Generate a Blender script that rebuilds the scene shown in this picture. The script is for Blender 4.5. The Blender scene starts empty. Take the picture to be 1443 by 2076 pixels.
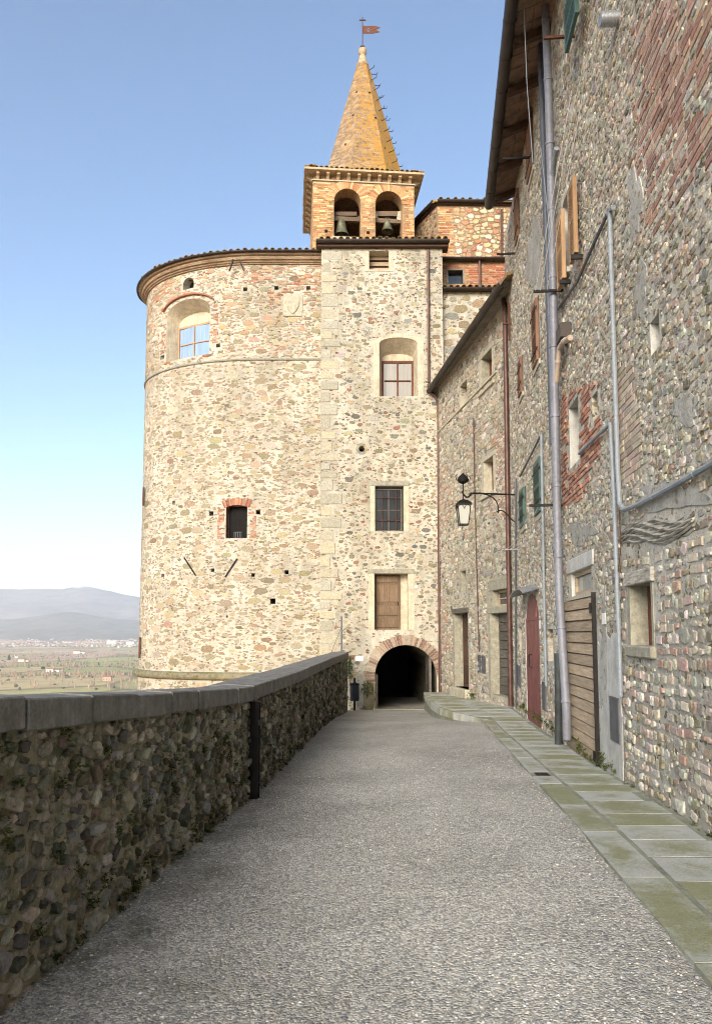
import bpy, bmesh, math, random
import numpy as np
from mathutils import Vector, Matrix

SC = bpy.context.scene
COL = SC.collection
R = random.Random(11)
NR = np.random.default_rng(11)

# ------------------------------------------------------------------ camera
F_PX, EYE, HORIZON = 1500.0, 1.6, 1285.0          # measured on the 1443 x 2076 photograph
TILT = math.atan(F_PX / 17500.0)
CX, CY = 721.5, HORIZON - F_PX * math.tan(TILT)
cam_data = bpy.data.cameras.new('camera')
cam = bpy.data.objects.new('camera', cam_data)
COL.objects.link(cam)
SC.camera = cam
cam_data.sensor_fit = 'HORIZONTAL'
cam_data.sensor_width = 24.0
cam_data.lens = 24.0 * F_PX / 1443.0
cam_data.shift_y = (CY - 1038.0) / 1443.0
cam_data.clip_start = 0.05
cam_data.clip_end = 60000.0
cam.location = (0, 0, EYE)
cam.rotation_euler = (math.pi / 2 + TILT, 0, 0)

# ------------------------------------------------------------------ sky, sun, exposure
SUN_EL, SUN_ROT = math.radians(20.0), math.radians(199.0)
world = bpy.data.worlds.new('World')
SC.world = world
world.use_nodes = True
wn = world.node_tree
bg = wn.nodes['Background']
sky = wn.nodes.new('ShaderNodeTexSky')
sky.sky_type = 'NISHITA'
sky.sun_disc = False
sky.sun_elevation = SUN_EL
sky.sun_rotation = SUN_ROT
sky.altitude = 400.0
sky.air_density = 1.0
sky.dust_density = 0.5
sky.ozone_density = 1.9
wn.links.new(sky.outputs[0], bg.inputs[0])
bg.inputs[1].default_value = 0.08
sun_data = bpy.data.lights.new('sun', 'SUN')
sun_data.energy = 2.5
sun_data.angle = math.radians(28.0)
sun_data.color = (1.0, 0.885, 0.73)
sun = bpy.data.objects.new('sun', sun_data)
COL.objects.link(sun)
to_sun = Vector((math.sin(SUN_ROT) * math.cos(SUN_EL), math.cos(SUN_ROT) * math.cos(SUN_EL), math.sin(SUN_EL)))
sun.rotation_euler = to_sun.to_track_quat('Z', 'Y').to_euler()
sun.location = (30, -40, 40)
vs = SC.view_settings
vs.view_transform = 'Standard'
vs.look = 'None'
vs.exposure = 1.78
vs.gamma = 1.0
vs.use_curve_mapping = False
SC.cycles.use_denoising = True
SC.cycles.pixel_filter_type = 'BLACKMAN_HARRIS'
SC.cycles.filter_width = 1.0
SC.cycles.max_bounces = 5
SC.cycles.diffuse_bounces = 3
SC.cycles.use_adaptive_sampling = True
SC.cycles.adaptive_threshold = 0.025
SC.cycles.adaptive_min_samples = 8
SC.cycles.volume_bounces = 2

# ------------------------------------------------------------------ measuring helpers
_c, _s = math.cos(TILT), math.sin(TILT)
def ray(px, py):
    a, b = (px - CX) / F_PX, -(py - CY) / F_PX
    return (a, _c - b * _s, _s + b * _c)
def at(px, py, y):
    r = ray(px, py); t = y / r[1]
    return Vector((r[0] * t, y, EYE + r[2] * t))
def atz(px, py, z):
    r = ray(px, py); t = (z - EYE) / r[2]
    return Vector((r[0] * t, r[1] * t, z))
def project(P):
    P = np.asarray(P, float)
    dx, dy, dz = P[..., 0], P[..., 1], P[..., 2] - EYE
    zc = dy * _c + dz * _s
    return np.stack([CX + F_PX * dx / zc, CY - F_PX * (-dy * _s + dz * _c) / zc, zc], -1)
def lerp_table(tab, x):
    return float(np.interp(x, [t[0] for t in tab], [t[1] for t in tab]))
ROAD_Z = [(-30, 0), (6, 0), (10, -0.06), (14, -0.18), (18, -0.42), (24, -0.84), (30, -1.1)]
PAVE_Z = [(-30, 0.12), (3, 0.12), (6, 0.085), (9, -0.005), (13.5, -0.125), (18, -0.14), (24, -0.27)]
def road_z(d): return lerp_table(ROAD_Z, d)
def pave_z(d): return lerp_table(PAVE_Z, d)
def on_ground(px, py, zf):
    z = 0.0
    for _ in range(25):
        p = atz(px, py, z); z = 0.5 * z + 0.5 * zf(p.y)
    return p

# ------------------------------------------------------------------ surfaces: (u along, v up, w out)
class Flat:
    def __init__(s, ox, oy, ex, ey, flip=False):
        l = math.hypot(ex, ey); s.o = (ox, oy); s.e = (ex / l, ey / l)
        s.n = (-s.e[1], s.e[0]) if not flip else (s.e[1], -s.e[0])
    def P(s, u, v, w=0.0):
        return Vector((s.o[0] + s.e[0] * u + s.n[0] * w, s.o[1] + s.e[1] * u + s.n[1] * w, v))
    def frame(s, u): return s.e, s.n
    def uv(s, px, py, w=0.0):
        r = ray(px, py); ox, oy = s.o[0] + s.n[0] * w, s.o[1] + s.n[1] * w
        t = (ox * s.n[0] + oy * s.n[1]) / (r[0] * s.n[0] + r[1] * s.n[1])
        x, y = r[0] * t, r[1] * t
        return ((x - ox) * s.e[0] + (y - oy) * s.e[1], EYE + r[2] * t)
class Curve:
    def __init__(s, pts, left=True):
        s.p = np.array(pts, float); d = np.diff(s.p, axis=0)
        s.L = np.concatenate([[0], np.cumsum(np.hypot(d[:, 0], d[:, 1]))])
        t = np.gradient(s.p, s.L, axis=0); t /= np.hypot(t[:, 0], t[:, 1])[:, None]
        s.t = t; s.nn = np.stack([-t[:, 1], t[:, 0]], 1) * (1 if left else -1)
    def _i(s, a, u): return (np.interp(u, s.L, a[:, 0]), np.interp(u, s.L, a[:, 1]))
    def frame(s, u):
        e = s._i(s.t, u); n = s._i(s.nn, u); l = math.hypot(*e); m = math.hypot(*n)
        return (e[0] / l, e[1] / l), (n[0] / m, n[1] / m)
    def P(s, u, v, w=0.0):
        b = s._i(s.p, u)
        if w == 0: return Vector((b[0], b[1], v))
        n = s.frame(u)[1]
        return Vector((b[0] + n[0] * w, b[1] + n[1] * w, v))
    def uv(s, px, py, w=0.0):
        r = ray(px, py); best = None
        for i in range(len(s.p) - 1):
            p, q = s.p[i], s.p[i + 1]; d = q - p
            den = r[0] * d[1] - r[1] * d[0]
            if abs(den) < 1e-9: continue
            t = (p[0] * d[1] - p[1] * d[0]) / den
            k = ((r[0] * t - p[0]) * d[0] + (r[1] * t - p[1]) * d[1]) / (d @ d)
            if t > 0 and -0.02 <= k <= 1.02 and (best is None or t < best[0]):
                best = (t, s.L[i] + k * (s.L[i + 1] - s.L[i]), EYE + r[2] * t)
        return best[1], best[2]
def rect(S, x0, x1, y0, y1, w=0.0):
    xm, ym = (x0 + x1) / 2, (y0 + y1) / 2
    a, b = S.uv(x0, ym, w)[0], S.uv(x1, ym, w)[0]
    return min(a, b), max(a, b), S.uv(xm, y1, w)[1], S.uv(xm, y0, w)[1]

# ------------------------------------------------------------------ mesh builder
class MB:
    def __init__(s): s.v = []; s.f = []
    def add(s, vs, fs):
        n = len(s.v); s.v += [tuple(p) for p in vs]; s.f += [tuple(i + n for i in f) for f in fs]; return s
    def quad(s, a, b, c, d): return s.add([a, b, c, d], [(0, 1, 2, 3)])
    def hexa(s, p):                                     # 8 points: bottom ring 0-3, top ring 4-7
        return s.add(p, [(3, 2, 1, 0), (4, 5, 6, 7), (0, 1, 5, 4), (1, 2, 6, 5), (2, 3, 7, 6), (3, 0, 4, 7)])
    def box(s, x0, x1, y0, y1, z0, z1, M=None):
        p = [Vector(q) for q in ((x0, y0, z0), (x1, y0, z0), (x1, y1, z0), (x0, y1, z0), (x0, y0, z1), (x1, y0, z1), (x1, y1, z1), (x0, y1, z1))]
        if M is not None: p = [M @ q for q in p]
        return s.hexa(p)
    def sbox(s, S, u0, u1, v0, v1, w0, w1):
        return s.hexa([S.P(u0, v0, w0), S.P(u1, v0, w0), S.P(u1, v0, w1), S.P(u0, v0, w1),
                       S.P(u0, v1, w0), S.P(u1, v1, w0), S.P(u1, v1, w1), S.P(u0, v1, w1)])
    def bar(s, a, b, wx, wy, up=(0, 0, 1)):             # box bar from a to b
        a, b = Vector(a), Vector(b); t = (b - a).normalized(); up = Vector(up)
        if abs(t.dot(up)) > 0.98: up = Vector((1, 0, 0))
        x = t.cross(up).normalized(); y = x.cross(t)
        q = [x * sx * wx / 2 + y * sy * wy / 2 for sx, sy in ((-1, -1), (1, -1), (1, 1), (-1, 1))]
        return s.hexa([a + k for k in q] + [b + k for k in q])
    def tube(s, pts, r, n=8, caps=True):
        pts = [Vector(p) for p in pts]; rs = r if isinstance(r, (list, tuple)) else [r] * len(pts)
        base = len(s.v); x = None
        for i, p in enumerate(pts):
            t = (pts[min(i + 1, len(pts) - 1)] - pts[max(i - 1, 0)]).normalized()
            if x is None:
                up = Vector((0, 0, 1)) if abs(t.z) < 0.9 else Vector((1, 0, 0)); x = t.cross(up).normalized()
            x = (x - t * x.dot(t)).normalized(); y = t.cross(x)
            for k in range(n):
                a = 2 * math.pi * k / n
                s.v.append(tuple(p + (x * math.cos(a) + y * math.sin(a)) * rs[i]))
        for i in range(len(pts) - 1):
            for k in range(n):
                a, b = base + i * n + k, base + i * n + (k + 1) % n
                s.f.append((a, b, b + n, a + n))
        if caps:
            s.f.append(tuple(base + k for k in range(n))[::-1]); s.f.append(tuple(base + (len(pts) - 1) * n + k for k in range(n)))
        return s
    def lathe(s, prof, center, n=16, M=None):           # prof: (r, z)
        base = len(s.v); c = Vector(center)
        for r, z in prof:
            for k in range(n):
                a = 2 * math.pi * k / n; p = Vector((r * math.cos(a), r * math.sin(a), z))
                if M is not None: p = M @ p
                s.v.append(tuple(c + p))
        for i in range(len(prof) - 1):
            for k in range(n):
                a, b = base + i * n + k, base + i * n + (k + 1) % n
                s.f.append((a, b, b + n, a + n))
        return s
    def sweep(s, S, prof, u0, u1, du=None, v=0.0, closed=True, vf=None):  # prof: (w, dv) swept along S
        n = max(1, int(math.ceil((u1 - u0) / du))) if du else 1
        base = len(s.v); m = len(prof)
        for i in range(n + 1):
            u = u0 + (u1 - u0) * i / n; vv = v if vf is None else vf(u)
            for w, dv in prof: s.v.append(tuple(S.P(u, vv + dv, w)))
        for i in range(n):
            for k in range(m if closed else m - 1):
                a, b = base + i * m + k, base + i * m + (k + 1) % m
                s.f.append((a, b, b + m, a + m))
        if closed:
            s.f.append(tuple(base + k for k in range(m))); s.f.append(tuple(base + n * m + k for k in range(m)))
        return s
    def prism(s, poly, off):                            # poly: 3D points, off: vector
        n = len(poly); off = Vector(off); p = [Vector(q) for q in poly]
        return s.add(p + [q + off for q in p], [tuple(range(n))[::-1], tuple(range(n, 2 * n))] + [(i, (i + 1) % n, (i + 1) % n + n, i + n) for i in range(n)])
    def mesh(s, name, mat, smooth=False, bevel=0.0):
        me = bpy.data.meshes.new(name); me.from_pydata(s.v, [], s.f)
        bm = bmesh.new(); bm.from_mesh(me)
        bmesh.ops.recalc_face_normals(bm, faces=bm.faces)
        if bevel > 0: bmesh.ops.bevel(bm, geom=list(bm.edges), offset=bevel, segments=1, affect='EDGES', clamp_overlap=True)
        bm.to_mesh(me); bm.free()
        if smooth:
            me.polygons.foreach_set('use_smooth', [True] * len(me.polygons))
            try: me.set_sharp_from_angle(angle=math.radians(40))
            except Exception: pass
        if mat: me.materials.append(mat)
        return me
    def build(s, name, mat, parent=None, smooth=False, bevel=0.0):
        return link(name, s.mesh(name, mat, smooth, bevel), parent)

def link(name, data, parent=None):
    o = bpy.data.objects.new(name, data); COL.objects.link(o)
    if parent is not None: set_parent(o, parent)
    return o
def set_parent(o, p):
    o.parent = p
    o.matrix_parent_inverse = p.matrix_basis.inverted() if p.parent is None else (p.parent.matrix_basis @ p.matrix_parent_inverse @ p.matrix_basis).inverted()
def tag(o, label, cat, group=None):
    o['label'] = label; o['category'] = cat
    if group: o['group'] = group
    return o
def thing(name, label, cat, loc, group=None):
    o = bpy.data.objects.new(name, None); COL.objects.link(o); o.location = loc
    o.empty_display_size = 0.2
    return tag(o, label, cat, group)
def structure(o): o['kind'] = 'structure'; return o
def stuff(o): o['kind'] = 'stuff'; return o

# ------------------------------------------------------------------ materials
class G:
    def __init__(s, name, rough=0.9, spec=0.3):
        s.m = bpy.data.materials.new(name); s.m.use_nodes = True; s.nt = s.m.node_tree
        s.b = s.nt.nodes['Principled BSDF']; s.b.inputs['Roughness'].default_value = rough
        s.b.inputs['Specular IOR Level'].default_value = spec; s._p = None
    def n(s, t, **k):
        x = s.nt.nodes.new(t)
        for a, v in k.items(): setattr(x, a, v)
        return x
    def put(s, sock, v):
        if hasattr(v, 'is_output'): s.nt.links.new(v, sock)
        elif isinstance(v, (tuple, list)): sock.default_value = tuple(v) + ((1,) if len(v) == 3 and len(sock.default_value) == 4 else ())
        else: sock.default_value = v
    def pos(s, sc=(1, 1, 1)):
        if s._p is None: s._p = s.n('ShaderNodeNewGeometry').outputs['Position']
        if sc == (1, 1, 1): return s._p
        x = s.n('ShaderNodeVectorMath', operation='MULTIPLY'); s.put(x.inputs[0], s._p); s.put(x.inputs[1], sc); return x.outputs[0]
    def noise(s, scale, detail=4, rough=0.6, vec=None, dist=0.0):
        x = s.n('ShaderNodeTexNoise'); s.put(x.inputs['Vector'], vec or s.pos()); x.inputs['Scale'].default_value = scale
        x.inputs['Detail'].default_value = detail; x.inputs['Roughness'].default_value = rough; x.inputs['Distortion'].default_value = dist
        return x.outputs['Fac']
    def vor(s, scale, feature='F1', vec=None, rnd=1.0):
        x = s.n('ShaderNodeTexVoronoi', feature=feature); s.put(x.inputs['Vector'], vec or s.pos()); x.inputs['Scale'].default_value = scale
        x.inputs['Randomness'].default_value = rnd; return x.outputs
    def warp(s, amt, scale, sc=(1, 1, 1)):
        x = s.n('ShaderNodeTexNoise'); s.put(x.inputs['Vector'], s.pos()); x.inputs['Scale'].default_value = scale; x.inputs['Detail'].default_value = 2
        a = s.n('ShaderNodeVectorMath', operation='SCALE'); s.put(a.inputs[0], x.outputs['Color']); a.inputs['Scale'].default_value = amt
        b = s.n('ShaderNodeVectorMath', operation='ADD'); s.put(b.inputs[0], s.pos(sc)); s.put(b.inputs[1], a.outputs[0]); return b.outputs[0]
    def ramp(s, fac, stops, interp='LINEAR'):
        x = s.n('ShaderNodeValToRGB'); s.put(x.inputs[0], fac); cr = x.color_ramp; cr.interpolation = interp
        while len(cr.elements) < len(stops): cr.elements.new(0.5)
        for e, (p, c) in zip(cr.elements, stops):
            e.position = p; e.color = (c, c, c, 1) if not isinstance(c, (tuple, list)) else tuple(c[:3]) + (1,)
        return x.outputs[0]
    def mix(s, fac, a, b, blend='MIX'):
        x = s.n('ShaderNodeMix', data_type='RGBA', blend_type=blend); s.put(x.inputs[0], fac); s.put(x.inputs[6], a); s.put(x.inputs[7], b); return x.outputs[2]
    def math(s, op, a, b=0.0, clamp=False):
        x = s.n('ShaderNodeMath', operation=op, use_clamp=clamp); s.put(x.inputs[0], a); s.put(x.inputs[1], b); return x.outputs[0]
    def sep(s, v, i):
        x = s.n('ShaderNodeSeparateXYZ'); s.put(x.inputs[0], v); return x.outputs[i]
    def col(s, c): s.put(s.b.inputs['Base Color'], c); return s
    def bump(s, h, strength=0.5, dist=0.02):
        x = s.n('ShaderNodeBump'); s.put(x.inputs['Height'], h); x.inputs['Strength'].default_value = strength; x.inputs['Distance'].default_value = dist
        s.put(s.b.inputs['Normal'], x.outputs[0]); return s

def palette_ramp(g, fac, cols):
    n = len(cols); return g.ramp(fac, [(i / n, c) for i, c in enumerate(cols)], 'CONSTANT')

def mat_rubble(name, mortar, cols, scale=9.0, cover=0.5, flat=1.5, stain=(0.6, 0.57, 0.5), bumpd=0.02, moss=None, dark=0.62):
    """mortar bed with the small stones that are too fine to be built one by one"""
    g = G(name, 0.95, 0.2)
    vec = g.warp(0.10, 5.0, (1, 1, flat))
    v = g.vor(scale, 'F1', vec); edge = g.vor(scale, 'DISTANCE_TO_EDGE', vec)[0]
    pick = g.sep(v['Color'], 0); keep = g.sep(v['Color'], 1)
    stone = palette_ramp(g, pick, cols)
    stone = g.mix(0.45, stone, g.ramp(g.noise(40, 4), [(0.3, 0.45), (0.7, 1.0)]), 'MULTIPLY')
    nz = g.noise(22, 5, 0.7)
    inside = g.math('GREATER_THAN', edge, g.math('MULTIPLY', nz, 0.22))
    m = g.math('MULTIPLY', inside, g.math('LESS_THAN', keep, cover))
    mort = g.mix(g.ramp(g.noise(3.0, 6, 0.7), [(0.35, 0.0), (0.65, 1.0)]), mortar, tuple(c * dark for c in mortar))
    mort = g.mix(g.ramp(g.noise(55, 3, 0.8), [(0.42, 0.0), (0.62, 0.55)]), mort, tuple(c * 0.55 for c in mortar))
    v2 = g.vor(scale * 2.6, 'F1', g.warp(0.05, 9.0, (1, 1, flat)))
    chips = g.math('MULTIPLY', g.math('LESS_THAN', g.sep(v2['Color'], 2), cover * 0.55), g.math('LESS_THAN', v2['Distance'], 0.33))
    mort = g.mix(chips, mort, palette_ramp(g, g.sep(v2['Color'], 0), cols))
    c = g.mix(m, mort, stone)
    st = g.noise(1.0, 5, 0.65, g.pos((1.3, 1.3, 0.28)))
    c = g.mix(g.ramp(st, [(0.42, 0.0), (0.72, 0.7)]), c, g.mix(1.0, c, stain, 'MULTIPLY'))
    c = g.mix(g.ramp(g.noise(0.45, 6, 0.7), [(0.42, 0.0), (0.62, 0.8)]), c, g.mix(1.0, c, (0.74, 0.75, 0.74), 'MULTIPLY'))
    if moss:
        c = g.mix(g.math('MULTIPLY', g.ramp(g.noise(4.5, 6, 0.7), [(0.5, 0.0), (0.66, 1.0)]), moss[1]), c, moss[0])
    g.col(c)
    g.bump(g.math('ADD', g.math('MULTIPLY', m, 0.6), g.math('ADD', g.math('MULTIPLY', nz, 0.7), g.math('MULTIPLY', g.noise(6, 4), 0.8))), 0.9, bumpd)
    return g.m

def mat_stone(name, rough=0.9, moss=None, mott=0.5):
    """built stones and bricks: colour of each piece from its own attribute, mottled"""
    g = G(name, rough, 0.25)
    a = g.n('ShaderNodeAttribute', attribute_name='Col').outputs['Color']
    o = g.n('ShaderNodeObjectInfo').outputs['Color']
    c = g.mix(1.0, a, o, 'MULTIPLY')
    c = g.mix(mott, c, g.mix(1.0, c, g.ramp(g.noise(26, 8, 0.82), [(0.3, 0.1), (0.5, 0.85), (0.70, 2.0)]), 'MULTIPLY'))
    c = g.mix(g.ramp(g.noise(14, 5, 0.7), [(0.56, 0.0), (0.70, 0.5)]), c, (0.50, 0.46, 0.38))
    if moss:
        c = g.mix(g.math('MULTIPLY', g.ramp(g.noise(3.2, 8, 0.8), [(0.46, 0.0), (0.58, 1.0)]), moss[1]), c, moss[0])
    g.col(c); g.bump(g.noise(28, 8, 0.8), 0.9, 0.02)
    return g.m

def mat_plain(name, col, rough=0.8, var=0.35, scale=6.0, metal=0.0, spec=0.3, streak=0.0, bump=0.0, fine=60.0):
    g = G(name, rough, spec); g.b.inputs['Metallic'].default_value = metal
    d = tuple(c * (1 - var) for c in col); l = tuple(min(1, c * (1 + var * 0.5)) for c in col)
    c = g.mix(g.ramp(g.noise(scale, 6, 0.7), [(0.32, 0.0), (0.68, 1.0)]), d, l)
    c = g.mix(0.5, c, g.mix(1.0, c, g.ramp(g.noise(fine, 3, 0.7), [(0.3, 0.55), (0.7, 1.2)]), 'MULTIPLY'))
    if streak: c = g.mix(g.ramp(g.noise(7, 4, 0.7, g.pos((3, 3, 0.35))), [(0.45, 0.0), (0.7, streak)]), c, tuple(x * 0.4 for x in col))
    g.col(c)
    if bump: g.bump(g.noise(fine, 4), bump, 0.01)
    return g.m

def mat_wood(name, col, axis=(1, 1, 0.06), var=0.5, rough=0.75, scale=40):
    g = G(name, rough, 0.25)
    oi = g.n('ShaderNodeObjectInfo').outputs['Random']
    d = tuple(c * (1 - var) for c in col); l = tuple(min(1, c * (1 + var * 0.4)) for c in col)
    c = g.mix(g.ramp(g.noise(scale, 5, 0.7, g.pos(axis)), [(0.3, 0.0), (0.7, 1.0)]), d, l)
    c = g.mix(0.6, c, g.mix(1.0, c, g.ramp(oi, [(0, 0.6), (1, 1.25)]), 'MULTIPLY'))
    c = g.mix(g.ramp(g.noise(2.5, 5), [(0.5, 0.0), (0.75, 0.5)]), c, tuple(x * 0.4 for x in col))
    g.col(c); g.bump(g.noise(scale, 5, 0.7, g.pos(axis)), 0.4, 0.01)
    return g.m

def mat_glass(name, col=(0.03, 0.035, 0.04), rough=0.08):
    g = G(name, rough, 0.7)
    g.col(g.mix(g.ramp(g.noise(6, 3, 0.5, g.pos((3, 3, 0.15))), [(0.3, 0), (0.7, 1)]), col, tuple(c * 0.75 for c in col)))
    return g.m

TAN, OLIVE, GREY, DARK = (0.30, 0.245, 0.15), (0.20, 0.165, 0.10), (0.27, 0.27, 0.24), (0.085, 0.09, 0.09)
RUST, PINK, CREAM, OCHRE = (0.22, 0.10, 0.065), (0.36, 0.22, 0.16), (0.50, 0.45, 0.36), (0.36, 0.23, 0.08)
BRICK, BRICK2, BRICK3 = (0.36, 0.135, 0.075), (0.42, 0.20, 0.12), (0.27, 0.10, 0.065)
PALE, GGREEN = (0.46, 0.43, 0.37), (0.20, 0.21, 0.16)

M = {}
M['bastion'] = mat_rubble('bastion_masonry', (0.62, 0.575, 0.48), [TAN, CREAM, OLIVE, PINK, GREY, TAN], 8.0, 0.36, 2.2, bumpd=0.015, dark=0.72)
M['tower'] = mat_rubble('tower_masonry', (0.62, 0.575, 0.475), [TAN, CREAM, OLIVE, GREY, RUST], 9.0, 0.22, 1.8, bumpd=0.015)
M['farhouse'] = mat_rubble('far_house_masonry', (0.60, 0.55, 0.44), [TAN, CREAM, PALE, PINK, GREY, CREAM], 9.0, 0.42, 1.6)
M['nearhouse'] = mat_rubble('near_house_masonry', (0.62, 0.585, 0.51), [TAN, PALE, CREAM, PALE, TAN, CREAM, OLIVE], 11.0, 0.5, 1.5, bumpd=0.03, dark=0.7)
M['parapet'] = mat_rubble('parapet_mortar', (0.42, 0.38, 0.28), [TAN, GREY, PALE, OLIVE, PALE], 14.0, 0.6, 1.3, moss=((0.05, 0.065, 0.02), 0.75), bumpd=0.03)
M['belfry'] = mat_rubble('belfry_brickwork', (0.56, 0.37, 0.20), [BRICK2, PINK, TAN, BRICK], 10.0, 0.5, 3.5, bumpd=0.01)  # sun warmth on the high brickwork put into the orange
M['stone'] = mat_stone('wall_stone')
M['stone_moss'] = mat_stone('mossy_wall_stone', 0.85, ((0.045, 0.055, 0.018), 0.8))
M['brick'] = mat_stone('wall_brick', 0.92, None, 0.4)
M['plaster'] = mat_plain('cream_plaster', (0.58, 0.50, 0.37), 0.9, 0.32, 3.5, streak=0.45, bump=0.35, fine=35)
M['plaster_grey'] = mat_plain('grey_plaster', (0.50, 0.49, 0.45), 0.9, 0.3, 4, streak=0.3, bump=0.3)
M['dressed'] = mat_plain('dressed_sandstone', (0.33, 0.31, 0.24), 0.9, 0.35, 9, streak=0.3, bump=0.4)
M['dressed_pale'] = mat_plain('pale_dressed_stone', (0.46, 0.42, 0.32), 0.9, 0.3, 9, streak=0.2, bump=0.3)
M['coping'] = mat_plain('coping_stone', (0.23, 0.225, 0.21), 0.85, 0.45, 9, streak=0.5, bump=0.5)
M['gutter'] = mat_plain('brown_gutter_metal', (0.06, 0.05, 0.045), 0.5, 0.3, 3, 0.5)
M['pipe_brown'] = mat_plain('copper_brown_pipe', (0.11, 0.06, 0.05), 0.45, 0.35, 3, 0.4, fine=20)
M['pipe_grey'] = mat_plain('mauve_grey_pipe', (0.19, 0.195, 0.225), 0.5, 0.2, 2, 0.1, fine=20)
M['pipe_blue'] = mat_plain('blue_grey_pipe', (0.09, 0.10, 0.12), 0.5, 0.2, 2, 0.2, fine=20)
M['conduit'] = mat_plain('grey_conduit', (0.24, 0.27, 0.30), 0.55, 0.2, 5)
M['iron'] = mat_plain('dark_iron', (0.025, 0.023, 0.022), 0.6, 0.4, 12, 0.6)
M['rust'] = mat_plain('rusty_iron', (0.12, 0.05, 0.03), 0.8, 0.5, 20, 0.2)
M['cast'] = mat_plain('cast_iron_pipe', (0.07, 0.08, 0.08), 0.6, 0.4, 5, 0.4)
M['wood_dark'] = mat_wood('dark_brown_wood', (0.085, 0.048, 0.03))
M['wood_red'] = mat_wood('red_brown_wood', (0.16, 0.06, 0.035))
M['wood_mid'] = mat_wood('weathered_brown_wood', (0.43, 0.33, 0.225), (0.06, 0.06, 1))
M['wood_old'] = mat_wood('old_door_wood', (0.20, 0.135, 0.085))
M['wood_grey'] = mat_wood('grey_weathered_wood', (0.13, 0.115, 0.095), (0.08, 0.08, 1))
M['drift'] = mat_wood('twisted_grey_log', (0.42, 0.39, 0.33), (0.25, 0.25, 1.4), 0.75, 0.9, 22)
M['orange'] = mat_wood('orange_shutter_wood', (0.42, 0.26, 0.14), var=0.25)
M['green'] = mat_plain('green_shutter_paint', (0.045, 0.10, 0.085), 0.5, 0.3, 10)
M['brown_shutter'] = mat_wood('brown_shutter_wood', (0.22, 0.12, 0.075), var=0.3)
M['red'] = mat_plain('oxblood_door_paint', (0.23, 0.075, 0.07), 0.55, 0.35, 5, streak=0.5)
M['tan_frame'] = mat_wood('tan_window_frame', (0.42, 0.27, 0.16), var=0.2)
M['glass'] = mat_glass('dark_glass')
M['sky_curtain'] = mat_glass('sky_tinted_curtained_glass', (0.26, 0.37, 0.54), 0.2)  # pale blue of the reflected sky painted into the curtained panes
M['veil'] = mat_glass('dusty_curtained_glass', (0.27, 0.25, 0.215), 0.25)
M['dark'] = mat_plain('dark_interior', (0.015, 0.014, 0.013), 0.95, 0.2)  # near-black paint for the shade inside holes and the passage
M['white'] = mat_plain('white_plate', (0.72, 0.72, 0.68), 0.5, 0.1)
M['zinc'] = mat_plain('zinc_sheet', (0.38, 0.40, 0.42), 0.45, 0.3, 6, 0.6)
M['meter'] = mat_plain('grey_meter_door', (0.12, 0.12, 0.13), 0.5, 0.3, 5, 0.2)
M['bronze'] = mat_plain('bell_bronze', (0.19, 0.19, 0.12), 0.55, 0.45, 6, 0.5)
M['pvc'] = mat_plain('beige_plastic_pipe', (0.48, 0.38, 0.30), 0.6, 0.2)
M['beam'] = mat_wood('belfry_timber', (0.17, 0.12, 0.08), (0.06, 0.06, 1))
def mat_tile():
    g = G('roof_tile', 0.9, 0.2)
    r = g.n('ShaderNodeObjectInfo').outputs['Random']
    c = g.ramp(r, [(0, (0.30, 0.15, 0.09)), (0.4, (0.36, 0.22, 0.13)), (0.75, (0.25, 0.17, 0.11)), (1, (0.40, 0.27, 0.17))])
    c = g.mix(g.ramp(g.noise(9, 5, 0.7), [(0.45, 0), (0.58, 1)]), c, (0.22, 0.17, 0.04))
    c = g.mix(g.ramp(g.noise(16, 5, 0.7), [(0.55, 0), (0.66, 0.9)]), c, (0.07, 0.065, 0.05))
    return g.col(c).bump(g.noise(40, 4), 0.5, 0.01).m
M['tile'] = mat_tile()
# ------------------------------------------------------------------ walls with real openings
def opening(S, x0, x1, y0, y1, depth=0.25, arch=0.0, mat=None, splay=0.0, back=None):
    u0, u1, v0, v1 = rect(S, x0, x1, y0, y1)
    return dict(u0=u0, u1=u1, v0=v0, v1=v1, arch=arch * (u1 - u0), depth=depth, mat=mat, splay=splay, back=back)
def profile(o, u):
    if o['arch'] <= 0: return o['v1']
    h = (o['u1'] - o['u0']) / 2; t = max(-1, min(1, (u - o['u0'] - h) / h))
    return o['v1'] - o['arch'] + o['arch'] * math.sqrt(max(0, 1 - t * t))
def outline(o, n=14):
    pts = [(o['u0'], o['v0']), (o['u1'], o['v0'])]
    if o['arch'] <= 0: return pts + [(o['u1'], o['v1']), (o['u0'], o['v1'])]
    h = (o['u1'] - o['u0']) / 2
    for k in range(n + 1):
        a = math.pi * k / n
        pts.append((o['u0'] + h + h * math.cos(a), o['v1'] - o['arch'] + o['arch'] * math.sin(a)))
    return pts
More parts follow.
